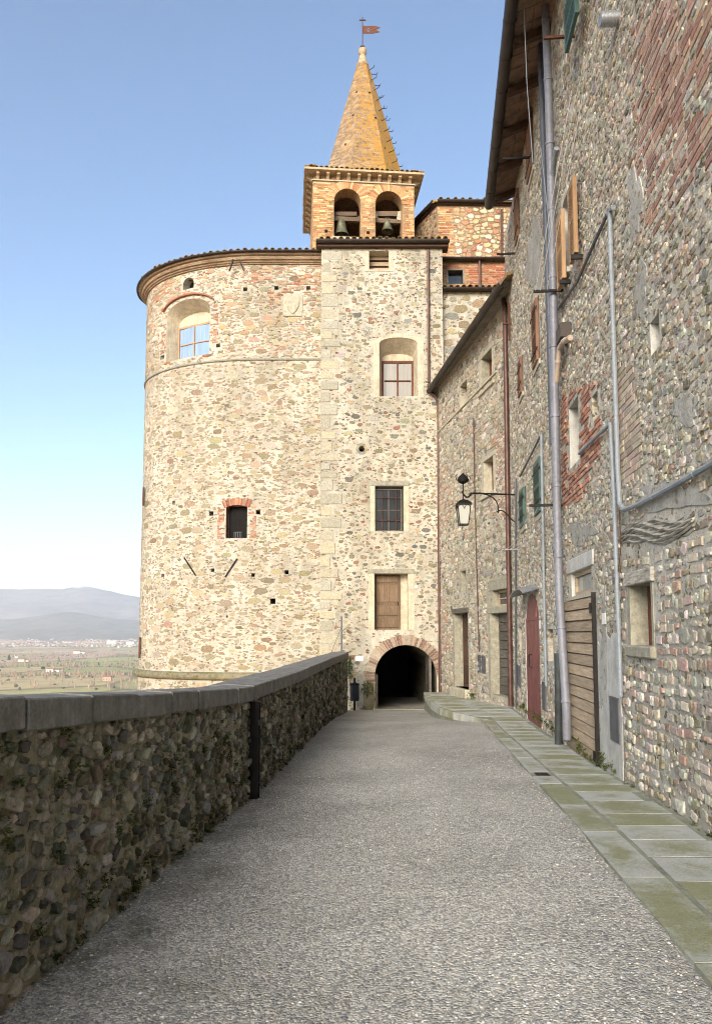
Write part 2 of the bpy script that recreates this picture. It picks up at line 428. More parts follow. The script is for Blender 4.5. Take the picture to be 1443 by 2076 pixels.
def wall_sheet(S, u0, u1, v0, v1, ops, mat, parent, name='wall', du=None, rough=0.0):
    us, vvs = {u0, u1}, {v0, v1}
    for o in ops:
        us |= {o['u0'], o['u1']}; vvs |= {o['v0'], o['v1']}
        if o['arch'] > 0:
            vvs.add(o['v1'] - o['arch'])
            h = (o['u1'] - o['u0']) / 2
            us |= {o['u0'] + h + h * math.cos(math.pi * k / 14) for k in range(1, 14)}
    if du:
        n = int((u1 - u0) / du); us |= {u0 + (u1 - u0) * k / n for k in range(n)}
    us = sorted(u for u in us if u0 <= u <= u1); vvs = sorted(v for v in vvs if v0 <= v <= v1)
    us = [u for i, u in enumerate(us) if i == 0 or u - us[i - 1] > 1e-5]
    mb = MB()
    for i in range(len(us) - 1):
        a, b = us[i], us[i + 1]; mid = (a + b) / 2
        os_ = [o for o in ops if o['u0'] < mid < o['u1']]
        for j in range(len(vvs) - 1):
            lo, hi = vvs[j], vvs[j + 1]; vm = (lo + hi) / 2; la = lb = lo; skip = False
            for o in os_:
                if o['v0'] < vm < o['v1']:
                    if o['arch'] > 0 and vm > o['v1'] - o['arch']:
                        la, lb = max(la, min(hi, profile(o, a))), max(lb, min(hi, profile(o, b)))
                        if la >= hi - 1e-6 and lb >= hi - 1e-6: skip = True
                    else: skip = True
            if skip: continue
            mb.quad(S.P(a, la), S.P(b, lb), S.P(b, hi), S.P(a, hi))
    for o in ops:
        q = outline(o); n = len(q); t = mb if o['mat'] is None else MB()
        cu, cv = (o['u0'] + o['u1']) / 2, o['v0']
        k = 1 - o['splay']
        inner = [(cu + (u - cu) * k, cv + (v - cv) * k) for u, v in q]
        for i in range(n):
            j = (i + 1) % n
            t.quad(S.P(*q[i]), S.P(*q[j]), S.P(inner[j][0], inner[j][1], -o['depth']), S.P(inner[i][0], inner[i][1], -o['depth']))
        if o['mat'] is not None: t.build('reveal', o['mat'], parent)
        if o['back'] is not None:
            MB().add([S.P(u, v, -o['depth'] - 0.002) for u, v in inner], [tuple(range(n))]).build('recess', o['back'], parent)
    return mb.build(name, mat, parent)

# ------------------------------------------------------------------ stones and bricks, one by one
def stone_template(i, kind):
    r = random.Random(100 + i)
    n = {'brick': 4, 'block': 12}.get(kind, 11)
    vs, fs = [], []
    if kind == 'brick':
        ring = [(-.5, -.5), (.5, -.5), (.5, .5), (-.5, .5)]
        ring = [(x + r.uniform(-.02, .02), y + r.uniform(-.06, .06)) for x, y in ring]
        levels = [(1.0, -.5), (1.0, .7), (.93, 1.0)]
        for s, w in levels:
            for x, y in ring: vs.append((x * s, y * (s if s == 1 else .86), w + r.uniform(-.1, .1) * (w > .9)))
    else:
        ex = 4.0 if kind == 'block' else (2.0 if kind == 'pebble' else 3.0)
        ring = []
        for k in range(n):
            a = 2 * math.pi * (k + r.uniform(-.3, .3)) / n
            c, s = math.cos(a), math.sin(a)
            q = .5 * (abs(c) ** ex + abs(s) ** ex) ** (-1 / ex) * (1 + r.uniform(-.30, .08) * (0.45 if kind == 'block' else 1))
            ring.append((q * c, q * s))
        tx, ty = r.uniform(-.25, .25), r.uniform(-.25, .25)
        levels = [(1.0, -.5), (.97, .45), (.84, .92)] if kind == 'rubble' else [(1.0, -.5), (.95, .3), (.70, .85)] if kind != 'block' else [(1.0, -.5), (.97, .5), (.82, .92)]
        for s, w in levels:
            for x, y in ring: vs.append((x * s, y * s, w + (tx * x + ty * y + r.uniform(-.22, .16)) * (w > 0)))
    m = len(ring)
    for l in range(len(levels) - 1):
        for k in range(m):
            a, b = l * m + k, l * m + (k + 1) % m; fs.append((a, b, b + m, a + m))
    if kind == 'brick': fs.append((2 * m, 2 * m + 1, 2 * m + 2, 2 * m + 3))
    else:
        vs.append((r.uniform(-.1, .1), r.uniform(-.1, .1), 1.0)); c = len(vs) - 1; l = (len(levels) - 1) * m
        for k in range(m): fs.append((l + k, l + (k + 1) % m, c))
    return np.array(vs, float), fs
TEMPL = {k: [stone_template(i + 31 * j, k) for i in range(10)] for j, k in enumerate(('rubble', 'pebble', 'block', 'brick'))}
_shared = {}
def shared_mesh(kind, i, mat):
    key = (kind, i, mat.name)
    if key not in _shared:
        vs, fs = TEMPL[kind][i]
        me = bpy.data.meshes.new(kind); me.from_pydata([tuple(v) for v in vs], [], fs)
        at_ = me.attributes.new('Col', 'FLOAT_COLOR', 'POINT'); at_.data.foreach_set('color', np.ones(len(vs) * 4, 'f'))
        me.polygons.foreach_set('use_smooth', [kind == 'pebble'] * len(me.polygons)); me.materials.append(mat)
        _shared[key] = me
    return _shared[key]

class Pack:
    """fills an area of a wall with stones of falling size that never overlap"""
    def __init__(s, S, u0, u1, v0, v1, res=0.02):
        s.S, s.u0, s.v0, s.res = S, u0, v0, res
        s.nu, s.nv = int((u1 - u0) / res), int((v1 - v0) / res); s.occ = np.zeros((s.nv, s.nu), bool); s.e = []
    def idx(s, u, v): return int((u - s.u0) / s.res), int((v - s.v0) / s.res)
    def block(s, u0, u1, v0, v1, pad=0.02):
        a, b = s.idx(u0 - pad, v0 - pad); c, d = s.idx(u1 + pad, v1 + pad)
        s.occ[max(0, b):max(0, d) + 1, max(0, a):max(0, c) + 1] = True
    def block_ops(s, ops, pad=0.03):
        for o in ops: s.block(o['u0'], o['u1'], o['v0'], o['v1'], pad)
    def block_fn(s, fn):                                   # fn(U, V) -> True where no stone may lie
        U, V = np.meshgrid(s.u0 + (np.arange(s.nu) + .5) * s.res, s.v0 + (np.arange(s.nv) + .5) * s.res); s.occ |= fn(U, V)
    def fill(s, n, amin, amax, bmin, bmax, cols, tries=8, kind='rubble', prot=(0.012, 0.03), where=None, tilt=0.15, gap=0.01, power=1.6, dens=None):
        sz = NR.random(n) ** power
        A = amin + (amax - amin) * sz; B = np.minimum(A * 1.05 + .02, bmin + (bmax - bmin) * np.clip(sz + NR.normal(0, .18, n), 0, 1))
        for k in np.argsort(-A * B):
            a, b = A[k], B[k]; na, nb = max(1, int((a * .9 + gap) / s.res + .5)), max(1, int((b * .9 + gap) / s.res + .5))
            if na >= s.nu or nb >= s.nv: continue
            for t in range(tries):
                i, j = int(NR.integers(0, s.nu - na)), int(NR.integers(0, s.nv - nb))
                if s.occ[j, i] or s.occ[j:j + nb, i:i + na].any(): continue
                u, v = s.u0 + (i + na / 2) * s.res, s.v0 + (j + nb / 2) * s.res
                if where is not None and not where(u, v): continue
                s.occ[j:j + nb, i:i + na] = True
                s.put(u, v, a, b, R.choice(cols), kind, R.uniform(*prot), R.gauss(0, tilt)); break
    tone, pull = (0.5, 0.45, 0.36), 0.0
    def put(s, u, v, a, b, col, kind, prot, rot=0.0):
        f = R.uniform(.72, 1.22); k_ = s.pull * R.uniform(.4, 1.3) if kind != 'brick' else s.pull * .5; col = tuple(c + (t - c) * k_ for c, t in zip(col, s.tone)); j = [R.uniform(.93, 1.07) for _ in range(3)]
        s.e.append((u, v, a, b, prot, rot, kind, R.randrange(10), tuple(min(.8, c * f * q) for c, q in zip(col, j))))
    def courses(s, u0, u1, v0, v1, stones, bricks, pb=0.3, hmin=0.06, hmax=0.12, prot=(0.008, 0.025), gap=0.022, where=None):
        v = v0; R_ = R.random() * 9
        while v < v1:
            h = R.uniform(hmin, hmax); u = u0 + R.uniform(0, .1)
            while u < u1:
                br = R.random() < pb * (1.6 if math.sin(u * 1.9 + v * 2.3 + R_) > 0 else .4)
                w = R.uniform(.10, .2) if br else R.uniform(.05, .17); hh = min(h, .065) if br else h * R.uniform(.7, 1.05)
                c = u + w / 2; vc = v + h / 2 + .02 * math.sin(c * 2.3 + v) + R.uniform(-.008, .008); i, j = s.idx(c, vc); na, nb = max(1, int(w / s.res / 2)), max(1, int(hh / s.res / 2.6))
                if 0 <= i < s.nu and 0 <= j < s.nv and not s.occ[max(0, j - nb):j + nb + 1, max(0, i - na):i + na + 1].any() and (where is None or where(c, vc)) and R.random() > .04:
                    s.put(c, vc, w, hh, R.choice(bricks if br else stones), 'brick' if br else R.choice(('rubble', 'rubble', 'block')), R.uniform(*prot) * (.7 if br else 1), R.gauss(0, .03 if br else .1))
                    s.occ[max(0, j - nb):j + nb + 1, max(0, i - na):i + na + 1] = True
                u += w + gap * R.uniform(.5, 1.4)
            v += h + gap * .8
    def bricks(s, u0, u1, v0, v1, cols, bw=0.25, bh=0.055, gap=0.013, prot=(0.006, 0.02), where=None, miss=0.06, wander=0.0, mark=True):
        v = v0; row = 0
        while v + bh <= v1 + 1e-4:
            u = u0 - R.uniform(0, bw)
            while u < u1:
                w = bw * R.choice((1, 1, 1, .5, .75)) * R.uniform(.92, 1.05)
                a, b = max(u, u0), min(u + w, u1)
                if b - a > bw * .22 and R.random() > miss:
                    c = (a + b) / 2; vc = v + bh / 2 + wander * math.sin(c * 1.7 + v * 2)
                    i, j = s.idx(c, vc)
                    if 0 <= i < s.nu and 0 <= j < s.nv and not s.occ[j, max(0, i - 3):i + 4].any() and (where is None or where(c, vc)):
                        s.put(c, vc, b - a, bh, R.choice(cols), 'brick', R.uniform(*prot), R.gauss(0, .012))
                u += w + gap
            v += bh + gap
        if mark:
            if where is None: s.block(u0, u1, v0, v1, 0)
            else: s.block_fn(lambda U, V: np.vectorize(where)(U, V) & (U > u0) & (U < u1) & (V > v0) & (V < v1))
    def realise(s, parent, mats, limit=300, name_of=None, seen=True):
        name_of = name_of or {'rubble': 'stone', 'pebble': 'stone', 'block': 'stone', 'brick': 'brick'}
        groups = {}
        for e in s.e: groups.setdefault(name_of[e[6]], []).append(e)
        for nm, es in groups.items():
            C = np.array([s.S.P(e[0], e[1]) for e in es]); E_ = []; N_ = []
            for e in es:
                ee, nn = s.S.frame(e[0]); E_.append(ee); N_.append(nn)
            E_, N_ = np.array(E_), np.array(N_)
            A, B = np.array([e[2] for e in es]), np.array([e[3] for e in es])
            X = np.c_[E_ * A[:, None], np.zeros(len(es))]; Z = np.c_[np.zeros((len(es), 2)), B]
            p0, p1, p2 = project(C), project(C + X), project(C + Z)
            a, b = p1 - p0, p2 - p0
            area = np.abs(a[:, 0] * b[:, 1] - a[:, 1] * b[:, 0])
            vis = (p0[:, 2] > .3) & (p0[:, 0] > -10) & (p0[:, 0] < 1453) & (p0[:, 1] > -10) & (p0[:, 1] < 2086)
            order = np.argsort(-np.where(vis, area, -1)); single = set(order[:limit].tolist())
            vv, ff, cc, off = [], [], [], 0
            for k, e in enumerate(es):
                u, v, aa, bb, pr, rot, kind, ti, col = e
                ex = Vector((E_[k][0], E_[k][1], 0)); nz = Vector((N_[k][0], N_[k][1], 0)); up = Vector((0, 0, 1))
                if ex.cross(up).dot(nz) < 0: ex = -ex
                xa = ex * math.cos(rot) + up * math.sin(rot); ya = up * math.cos(rot) - ex * math.sin(rot)
                o = Vector(C[k])
                if k in single and vis[k]:
                    ob = bpy.data.objects.new(nm, shared_mesh(kind, ti, mats[kind])); COL.objects.link(ob)
                    m = Matrix.Identity(4)
                    for r_ in range(3): m[r_][0], m[r_][1], m[r_][2], m[r_][3] = xa[r_] * aa, ya[r_] * bb, nz[r_] * pr, o[r_]
                    set_parent(ob, parent); ob.matrix_basis = m; ob.color = (*col, 1)
                else:
                    tv, tf = TEMPL[kind][ti]
                    w = np.outer(tv[:, 0] * aa, xa) + np.outer(tv[:, 1] * bb, ya) + np.outer(tv[:, 2] * pr, nz) + np.array(o)
                    vv.append(w); cc.append(np.tile((*col, 1.0), (len(tv), 1)))
                    ff += [tuple(i + off for i in f) for f in tf]; off += len(tv)
            if vv:
                me = bpy.data.meshes.new('small_' + nm + 's'); me.from_pydata(np.concatenate(vv), [], ff)
                t = me.attributes.new('Col', 'FLOAT_COLOR', 'POINT'); t.data.foreach_set('color', np.concatenate(cc).astype('f').ravel())
                k0 = es[0][6]; me.materials.append(mats[k0])
                if k0 == 'pebble': me.polygons.foreach_set('use_smooth', [True] * len(me.polygons))
                stuff(link('small_' + nm + 's', me, parent))

# ------------------------------------------------------------------ joinery and metalwork
def window(S, parent, u0, u1, v0, v1, w, frame_mat, pane_mat, nx=2, ny=2, fw=0.05, th=0.05, mw=None, name='window'):
    mb = MB(); mw = mw or fw * .7
    mb.sbox(S, u0, u0 + fw, v0, v1, w, w + th).sbox(S, u1 - fw, u1, v0, v1, w, w + th)
    mb.sbox(S, u0 + fw, u1 - fw, v0, v0 + fw, w, w + th).sbox(S, u0 + fw, u1 - fw, v1 - fw, v1, w, w + th)
    us = [u0 + fw + (u1 - u0 - 2 * fw) * k / nx for k in range(nx + 1)]; vv = [v0 + fw + (v1 - v0 - 2 * fw) * k / ny for k in range(ny + 1)]
    for u in us[1:-1]: mb.sbox(S, u - mw / 2, u + mw / 2, v0 + fw, v1 - fw, w + .004, w + th - .004)
    for k, v in enumerate(vv[1:-1]):
        for i in range(nx): mb.sbox(S, us[i] + mw / 2, us[i + 1] - mw / 2, v - mw * .35, v + mw * .35, w + .008, w + th - .008)
    f = mb.build(name, frame_mat, parent)
    for i in range(nx):
        for j in range(ny):
            MB().sbox(S, us[i] + .002, us[i + 1] - .002, vv[j] + .002, vv[j + 1] - .002, w + .012, w + .018).build('pane', pane_mat, f)
    return f
def plate(S, parent, name, u0, u1, v0, v1, w0, w1, mat, bevel=0.0):
    return MB().sbox(S, u0, u1, v0, v1, w0, w1).build(name, mat, parent, bevel=bevel)
def surround(S, parent, o, jw, lh, mat, proud=0.012, sill=0.0, lintel_mat=None, ext=0.02, jmat=None):
    u0, u1, v0, v1 = o['u0'], o['u1'], o['v0'], o['v1']
    if jw: 
        plate(S, parent, 'jamb', u0 - jw, u0 - .001, v0, v1, -.08, proud, jmat or mat); plate(S, parent, 'jamb', u1 + .001, u1 + jw, v0, v1, -.08, proud, jmat or mat)
    if lh: plate(S, parent, 'lintel', u0 - jw - ext, u1 + jw + ext, v1 + .001, v1 + lh, -.1, proud + .012, lintel_mat or mat, .008)
    if sill: plate(S, parent, 'sill', u0 - jw - ext, u1 + jw + ext, v0 - sill, v0 - .001, -.1, proud + .05, mat, .008)
def shutter(S, parent, u0, u1, v0, v1, w0, mat, th=0.04, n=None, name='shutter'):
    fw = 0.055
    mb = MB(); mb.sbox(S, u0, u0 + fw, v0, v1, w0, w0 + th).sbox(S, u1 - fw, u1, v0, v1, w0, w0 + th)
    for a in (v0, (v0 + v1) / 2 - .04, v1 - .08): mb.sbox(S, u0 + fw, u1 - fw, a, a + .08, w0 + .002, w0 + th - .002)
    f = mb.build(name, mat, parent); n = n or int((v1 - v0) / .05); s = MB()
    for k in range(n):
        v = v0 + .08 + (v1 - v0 - .16) * (k + .5) / n
        s.hexa([S.P(u0 + fw, v - .022, w0 + .004), S.P(u1 - fw, v - .022, w0 + .004), S.P(u1 - fw, v - .012, w0 + .004), S.P(u0 + fw, v - .012, w0 + .004),
                S.P(u0 + fw, v + .012, w0 + th), S.P(u1 - fw, v + .012, w0 + th), S.P(u1 - fw, v + .022, w0 + th), S.P(u0 + fw, v + .022, w0 + th)])
    stuff(s.build('louvres', mat, f)); return f
def pipe(S, parent, px, r, w, mat, name='downpipe', n=10, clips=0, clip_mat=None):
    """px: pixels of the centre line measured on the wall plane"""
    pts = [S.P(*S.uv(x, y, w), w) for x, y in px]
    o = MB().tube(pts, r, n).build(name, mat, parent, smooth=True)
    L = [0]
    for a, b in zip(pts, pts[1:]): L.append(L[-1] + (b - a).length)
    for k in range(clips):
        t = L[-1] * (k + .5) / clips
        i = max(j for j in range(len(L) - 1) if L[j] <= t); d = (pts[i + 1] - pts[i]).normalized(); c = pts[i] + d * (t - L[i])
        MB().tube([c - d * .02, c + d * .02], r * 1.16, n).build('clip', clip_mat or mat, o, smooth=True)
    return o
GUT = [(math.cos(a) * .075, math.sin(a) * .075) for a in [math.pi + math.pi * k / 8 for k in range(9)]] + [(math.cos(a) * .066, math.sin(a) * .066) for a in [2 * math.pi - math.pi * k / 8 for k in range(9)]]
def gutter(S, parent, u0, u1, v, w, mat=None, du=None, s=1.0):
    return MB().sweep(S, [(w + a * s, b * s) for a, b in GUT], u0, u1, du, v).build('gutter', mat or M['gutter'], parent, smooth=True)
def tile_mesh():
    mb = MB(); n = 6; L = .42
    for (r0, y) in ((.085, 0.0), (.07, L)):
        for k in range(n + 1):
            a = math.pi * k / n; mb.v.append((r0 * math.cos(a), y, r0 * math.sin(a) * .85))
        for k in range(n + 1):
            a = math.pi * k / n; mb.v.append(((r0 - .016) * math.cos(a), y, (r0 - .016) * math.sin(a) * .85))
    m = n + 1
    for k in range(n):
        mb.f += [(k, k + 1, 2 * m + k + 1, 2 * m + k), (m + k, m + k + 1, 3 * m + k + 1, 3 * m + k), (k, k + 1, m + k + 1, m + k), (2 * m + k, 2 * m + k + 1, 3 * m + k + 1, 3 * m + k)]
    return mb.mesh('roof_tile', M['tile'], True)
TILE = tile_mesh()
def tile_row(S, parent, u0, u1, v, w, step=0.21, pitch=0.3):
    n = int((u1 - u0) / step)
    for k in range(n + 1):
        u = u0 + (u1 - u0) * (k + .5) / (n + 1)
        e, nn = S.frame(u); x = Vector((e[0], e[1], 0)); y = Vector((-nn[0], -nn[1], 0)) * math.cos(pitch) + Vector((0, 0, math.sin(pitch))); z = x.cross(y)
        if z.z < 0: x = -x; z = -z
        o = bpy.data.objects.new('roof_tile', TILE); COL.objects.link(o); set_parent(o, parent)
        m = Matrix.Identity(4); p = S.P(u, v + R.uniform(-.012, .012), w + R.uniform(-.03, .03)); sc = R.uniform(.9, 1.1)
        for r_ in range(3): m[r_][0], m[r_][1], m[r_][2], m[r_][3] = x[r_] * sc, y[r_], z[r_] * sc, p[r_]
        o.matrix_basis = m
def arch_ring(S, parent, uc, vs_, r, th, n, mat, cols, a0=0.0, a1=math.pi, proud=0.02, depth=0.12, ry=None, name='voussoir'):
    ry = ry or r
    for k in range(n):
        f0, f1 = a0 + (a1 - a0) * (k + .07) / n, a0 + (a1 - a0) * (k + .93) / n
        t = th * R.uniform(.85, 1.08); pr = proud * R.uniform(.4, 1.2)
        q = [(uc + (r + s) * math.cos(f), vs_ + (ry + s) * math.sin(f)) for f, s in ((f0, .002), (f1, .002), (f1, t), (f0, t))]
        mb = MB().hexa([S.P(a, b, -depth) for a, b in q] + [S.P(a, b, pr) for a, b in q])
        me = mb.mesh(name, mat); at_ = me.attributes.new('Col', 'FLOAT_COLOR', 'POINT'); at_.data.foreach_set('color', np.ones(len(me.vertices) * 4, 'f'))
        o = link(name, me, parent); c = R.choice(cols); f = R.uniform(.75, 1.2); o.color = (c[0] * f, c[1] * f, c[2] * f, 1)
def roof_sheet(pts, parent, name='roof', th=0.08):
    return MB().prism(pts, (0, 0, -th)).build(name, M['tile'], parent)
STM = {'rubble': M['stone'], 'pebble': M['stone'], 'block': M['stone'], 'brick': M['brick']}
STP = {'rubble': M['stone_moss'], 'pebble': M['stone_moss'], 'block': M['stone_moss'], 'brick': M['stone_moss']}
# ================================================================== road and pavement
def mat_road():
    g = G('exposed_aggregate_road', 0.8, 0.3)
    vec = g.warp(0.02, 30, (1, 1, 1))
    v = g.vor(44, 'F1', vec); e = g.vor(44, 'DISTANCE_TO_EDGE', vec)[0]
    st = palette_ramp(g, g.sep(v['Color'], 0), [(0.30, 0.29, 0.27), (0.46, 0.44, 0.40), (0.20, 0.21, 0.22), (0.55, 0.51, 0.44), (0.36, 0.33, 0.28), (0.62, 0.60, 0.55)])
    v2 = g.vor(80, 'F1', vec)
    fine = palette_ramp(g, g.sep(v2['Color'], 0), [(0.25, 0.24, 0.22), (0.44, 0.42, 0.38), (0.33, 0.32, 0.29), (0.54, 0.51, 0.46)])
    c = g.mix(g.math('MULTIPLY', g.math('GREATER_THAN', e, 0.12), g.math('LESS_THAN', g.sep(v['Color'], 1), 0.55)), fine, st)
    c = g.mix(g.ramp(g.noise(0.55, 5, 0.65), [(0.42, 0.0), (0.60, 0.9)]), c, g.mix(1.0, c, (0.74, 0.74, 0.73), 'MULTIPLY'))
    x = g.sep(g.pos(), 0)
    moss = g.math('MULTIPLY', g.ramp(g.noise(1.6, 6, 0.75), [(0.47, 0.0), (0.62, 0.75)]), g.ramp(g.math('ADD', g.math('MULTIPLY', x, -0.8), -0.1), [(0.25, 0.0), (0.9, 1.0)]))
    c = g.mix(moss, c, (0.085, 0.09, 0.05))
    lane = g.math('ABSOLUTE', g.math('SUBTRACT', g.sep(g.warp(0.9, 0.8), 0), 0.75))  # bright middle and dim sides painted in, together with wear and edge dirt
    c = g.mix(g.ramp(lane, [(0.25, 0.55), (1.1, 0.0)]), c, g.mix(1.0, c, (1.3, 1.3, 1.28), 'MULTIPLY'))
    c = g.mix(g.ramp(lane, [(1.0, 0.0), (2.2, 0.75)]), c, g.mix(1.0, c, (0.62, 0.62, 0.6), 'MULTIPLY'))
    c = g.mix(1.0, c, (1.0, 1.02, 1.02), 'MULTIPLY')
    g.col(c); g.bump(g.math('ADD', g.math('MULTIPLY', e, 1.2), g.math('MULTIPLY', v2['Distance'], -0.8)), 0.7, 0.012)
    g.put(g.b.inputs['Roughness'], g.ramp(g.noise(0.9, 4), [(0.3, 0.55), (0.7, 0.9)]))
    return g.m
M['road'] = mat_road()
def strip(name, xa, xb, ds, zf, mat, nx=6):
    mb = MB()
    for i, d in enumerate(ds):
        for k in range(nx + 1): mb.v.append((xa(d) + (xb(d) - xa(d)) * k / nx, d, zf(d)))
    for i in range(len(ds) - 1):
        for k in range(nx): a = i * (nx + 1) + k; mb.f.append((a, a + 1, a + nx + 2, a + nx + 1))
    return mb.build(name, mat)

def line_fit(px, zf):
    P = [on_ground(x, y, zf) for x, y in px]; b, a = np.polyfit([p.y for p in P], [p.x for p in P], 1); return lambda d: a + b * d
kerb_out = line_fit([(1443, 1985), (1250, 1770), (1100, 1600), (985, 1465)], pave_z)
kerb_in = line_fit([(1443, 1850), (1335, 1770), (1200, 1640), (1100, 1550), (1030, 1490)], pave_z)
NH_K, NH_X0 = 0.085, 2.97 - 0.085 * 9.1
def near_x(d): return NH_X0 + NH_K * d
def road_zx(x, d):                                        # the road falls from the kerb towards the parapet
    t = max(0.0, min(1.0, (x + .6) / (kerb_out(d) + .6))); t = t * t * (3 - 2 * t) * max(0.0, min(1.0, (17.0 - d) / 4.5))
    return road_z(d) + (pave_z(d) - .012 - road_z(d)) * t
mb = MB(); XS = [-2.4 + .2 * k for k in range(36)]; DS = [-9 + .5 * k for k in range(83)]
for d in DS: mb.v += [(x, d, road_zx(x, d) if x <= kerb_out(d) + .05 else road_zx(kerb_out(d), d) - .05 * min(1, (x - kerb_out(d)) * 8)) for x in XS]
for j in range(len(DS) - 1):
    for i in range(len(XS) - 1): a = j * len(XS) + i; mb.f.append((a, a + 1, a + len(XS) + 1, a + len(XS)))
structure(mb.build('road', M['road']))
def mat_slab():
    g = G('mossy_paving', 0.8, 0.3)
    r = g.n('ShaderNodeObjectInfo').outputs['Random']
    c = g.mix(g.noise(5, 6, 0.7), (0.29, 0.30, 0.275), (0.52, 0.535, 0.50))
    tc = g.n('ShaderNodeTexCoord').outputs['Generated']
    ex = g.math('ABSOLUTE', g.math('SUBTRACT', g.sep(tc, 0), 0.5)); ey = g.math('ABSOLUTE', g.math('SUBTRACT', g.sep(tc, 1), 0.5))
    mid = g.math('SUBTRACT', 1.0, g.math('MAXIMUM', g.math('MULTIPLY', ex, 2.0), g.math('MULTIPLY', ey, 1.9)))
    f = g.math('ADD', g.math('MULTIPLY', g.noise(3.6, 9, 0.85), 1.25), g.math('ADD', g.math('MULTIPLY', mid, 0.3), g.math('MULTIPLY', r, 0.28)))
    c = g.mix(g.ramp(f, [(0.74, 0.0), (1.12, 0.85)]), c, g.mix(g.noise(9, 4), (0.15, 0.16, 0.075), (0.28, 0.285, 0.14)))
    c = g.mix(0.5, c, g.mix(1.0, c, g.ramp(g.noise(70, 3, 0.8), [(0.3, 0.5), (0.7, 1.2)]), 'MULTIPLY'))
    g.col(c); g.bump(g.noise(60, 4, 0.7), 0.5, 0.008); return g.m
M['slab'] = mat_slab()
M['bed'] = mat_plain('pavement_mortar', (0.26, 0.27, 0.21), 0.9, 0.4, 5, bump=0.4)
# one bed under all slabs; the terrace before the far house has a curved edge standing above the road
T_EDGE = [(15.2, kerb_out(15.2)), (15.9, 2.42), (16.6, 2.16), (17.6, 1.96), (19.2, 1.93), (21.5, 2.06), (23.95, 2.19)]
def walk_edge(d): return kerb_out(d) if d < 15.2 else lerp_table(T_EDGE, d)
def walk_wall(d): return near_x(d) + .1 if d < 17.3 else 3.85 - .13 * (d - 17.3)
mb = MB(); dd = [-9 + .5 * k for k in range(67)]; dd = [d for d in dd if d <= 24]
for i, d in enumerate(dd):
    z = pave_z(d) - .003
    mb.v += [(walk_edge(d), d, road_z(d) - .3), (walk_edge(d), d, z), (walk_wall(d), d, z), (walk_wall(d), d, z - .4)]
for i in range(len(dd) - 1):
    for k in range(3): a = i * 4 + k; mb.f.append((a, a + 1, a + 5, a + 4))
pavement = structure(mb.build('pavement', M['bed']))
def slab(name, q, zf, parent, mat, th=.06):
    o = MB().hexa([(x, y, zf(y) - th) for x, y in q] + [(x, y, zf(y)) for x, y in q]).build(name, mat, parent)
    return o
d = 2.4
while d < 15.0:
    l = R.uniform(.95, 1.25); e = min(d + l, 15.1)
    if d < 8.45 < e: e = 8.45
    g_ = .008
    if abs(d - 8.45) < .02:                               # iron drain cover let into the kerb
        e = d + .28
        q = [(kerb_out(d + g_) + .02, d + g_), (kerb_in(d + g_) - .02, d + g_), (kerb_in(e) - .02, e - g_), (kerb_out(e) + .02, e - g_)]
        dr = slab('drain_cover', q, lambda y: pave_z(y) - .008, pavement, M['rust'])
        for k in range(5):
            y = d + .04 + k * .048; MB().box(kerb_out(y) + .05, kerb_in(y) - .05, y, y + .018, pave_z(y) - .008, pave_z(y) + .001).build('bar', M['iron'], dr)
    else:
        slab('kerb_stone', [(kerb_out(d + g_) + R.uniform(-.006, .006), d + g_), (kerb_in(d + g_) - .02, d + g_), (kerb_in(e - g_) - .02, e - g_), (kerb_out(e - g_), e - g_)], pave_z, pavement, M['slab'])
    d = e
d = 2.5
while d < 15.6:
    l = R.uniform(.42, .62); e = d + l; g_ = .011; m = R.uniform(.02, .12); t = R.uniform(-.01, .01)
    slab('paving_slab', [(kerb_in(d) + .02, d + g_ + t), (near_x(d) - m, d + g_ - .02 + R.uniform(-.01, .01)), (near_x(e) - m, e - g_ - .02 + R.uniform(-.012, .004)), (kerb_in(e) + .02 + R.uniform(0, .012), e - g_ + t)], lambda y, o=R.uniform(-.001, .001): pave_z(y) + o, pavement, M['slab'])
    d = e
d = 15.72
while d < 23.8:                                           # flagstones of the raised terrace
    l = R.uniform(.55, .95); e = min(d + l, 23.9); a0, a1, b0, b1 = walk_edge(d) + .1, walk_edge(e) + .1, walk_wall(d) - .16, walk_wall(e) - .16
    n = R.choice((1, 2, 2)); f = R.uniform(.35, .65)
    for k in range(n):
        s0, s1 = (0, 1) if n == 1 else ((0, f) if k == 0 else (f, 1))
        slab('flagstone', [(a0 + (b0 - a0) * s0 + .012, d + .012), (a0 + (b0 - a0) * s1 - .012, d + .012), (a1 + (b1 - a1) * s1 - .012, e - .012), (a1 + (b1 - a1) * s0 + .012, e - .012)], lambda y, o=R.uniform(-.001, .003): pave_z(y) + o, pavement, M['slab'])
    d = e
ds_ = [15.2 + .45 * k for k in range(20)]
for a, b in zip(ds_, ds_[1:]):                            # curved border stones of the terrace
    b = min(b, 23.95)
    if b - a < .1: continue
    q = [(walk_edge(a) - .03, a + .008), (walk_edge(a) + .1, a + .008), (walk_edge(b) + .1, b - .008), (walk_edge(b) - .03, b - .008)]
    slab('border_stone', q, lambda y: pave_z(y) + .004, pavement, M['slab'], .16)

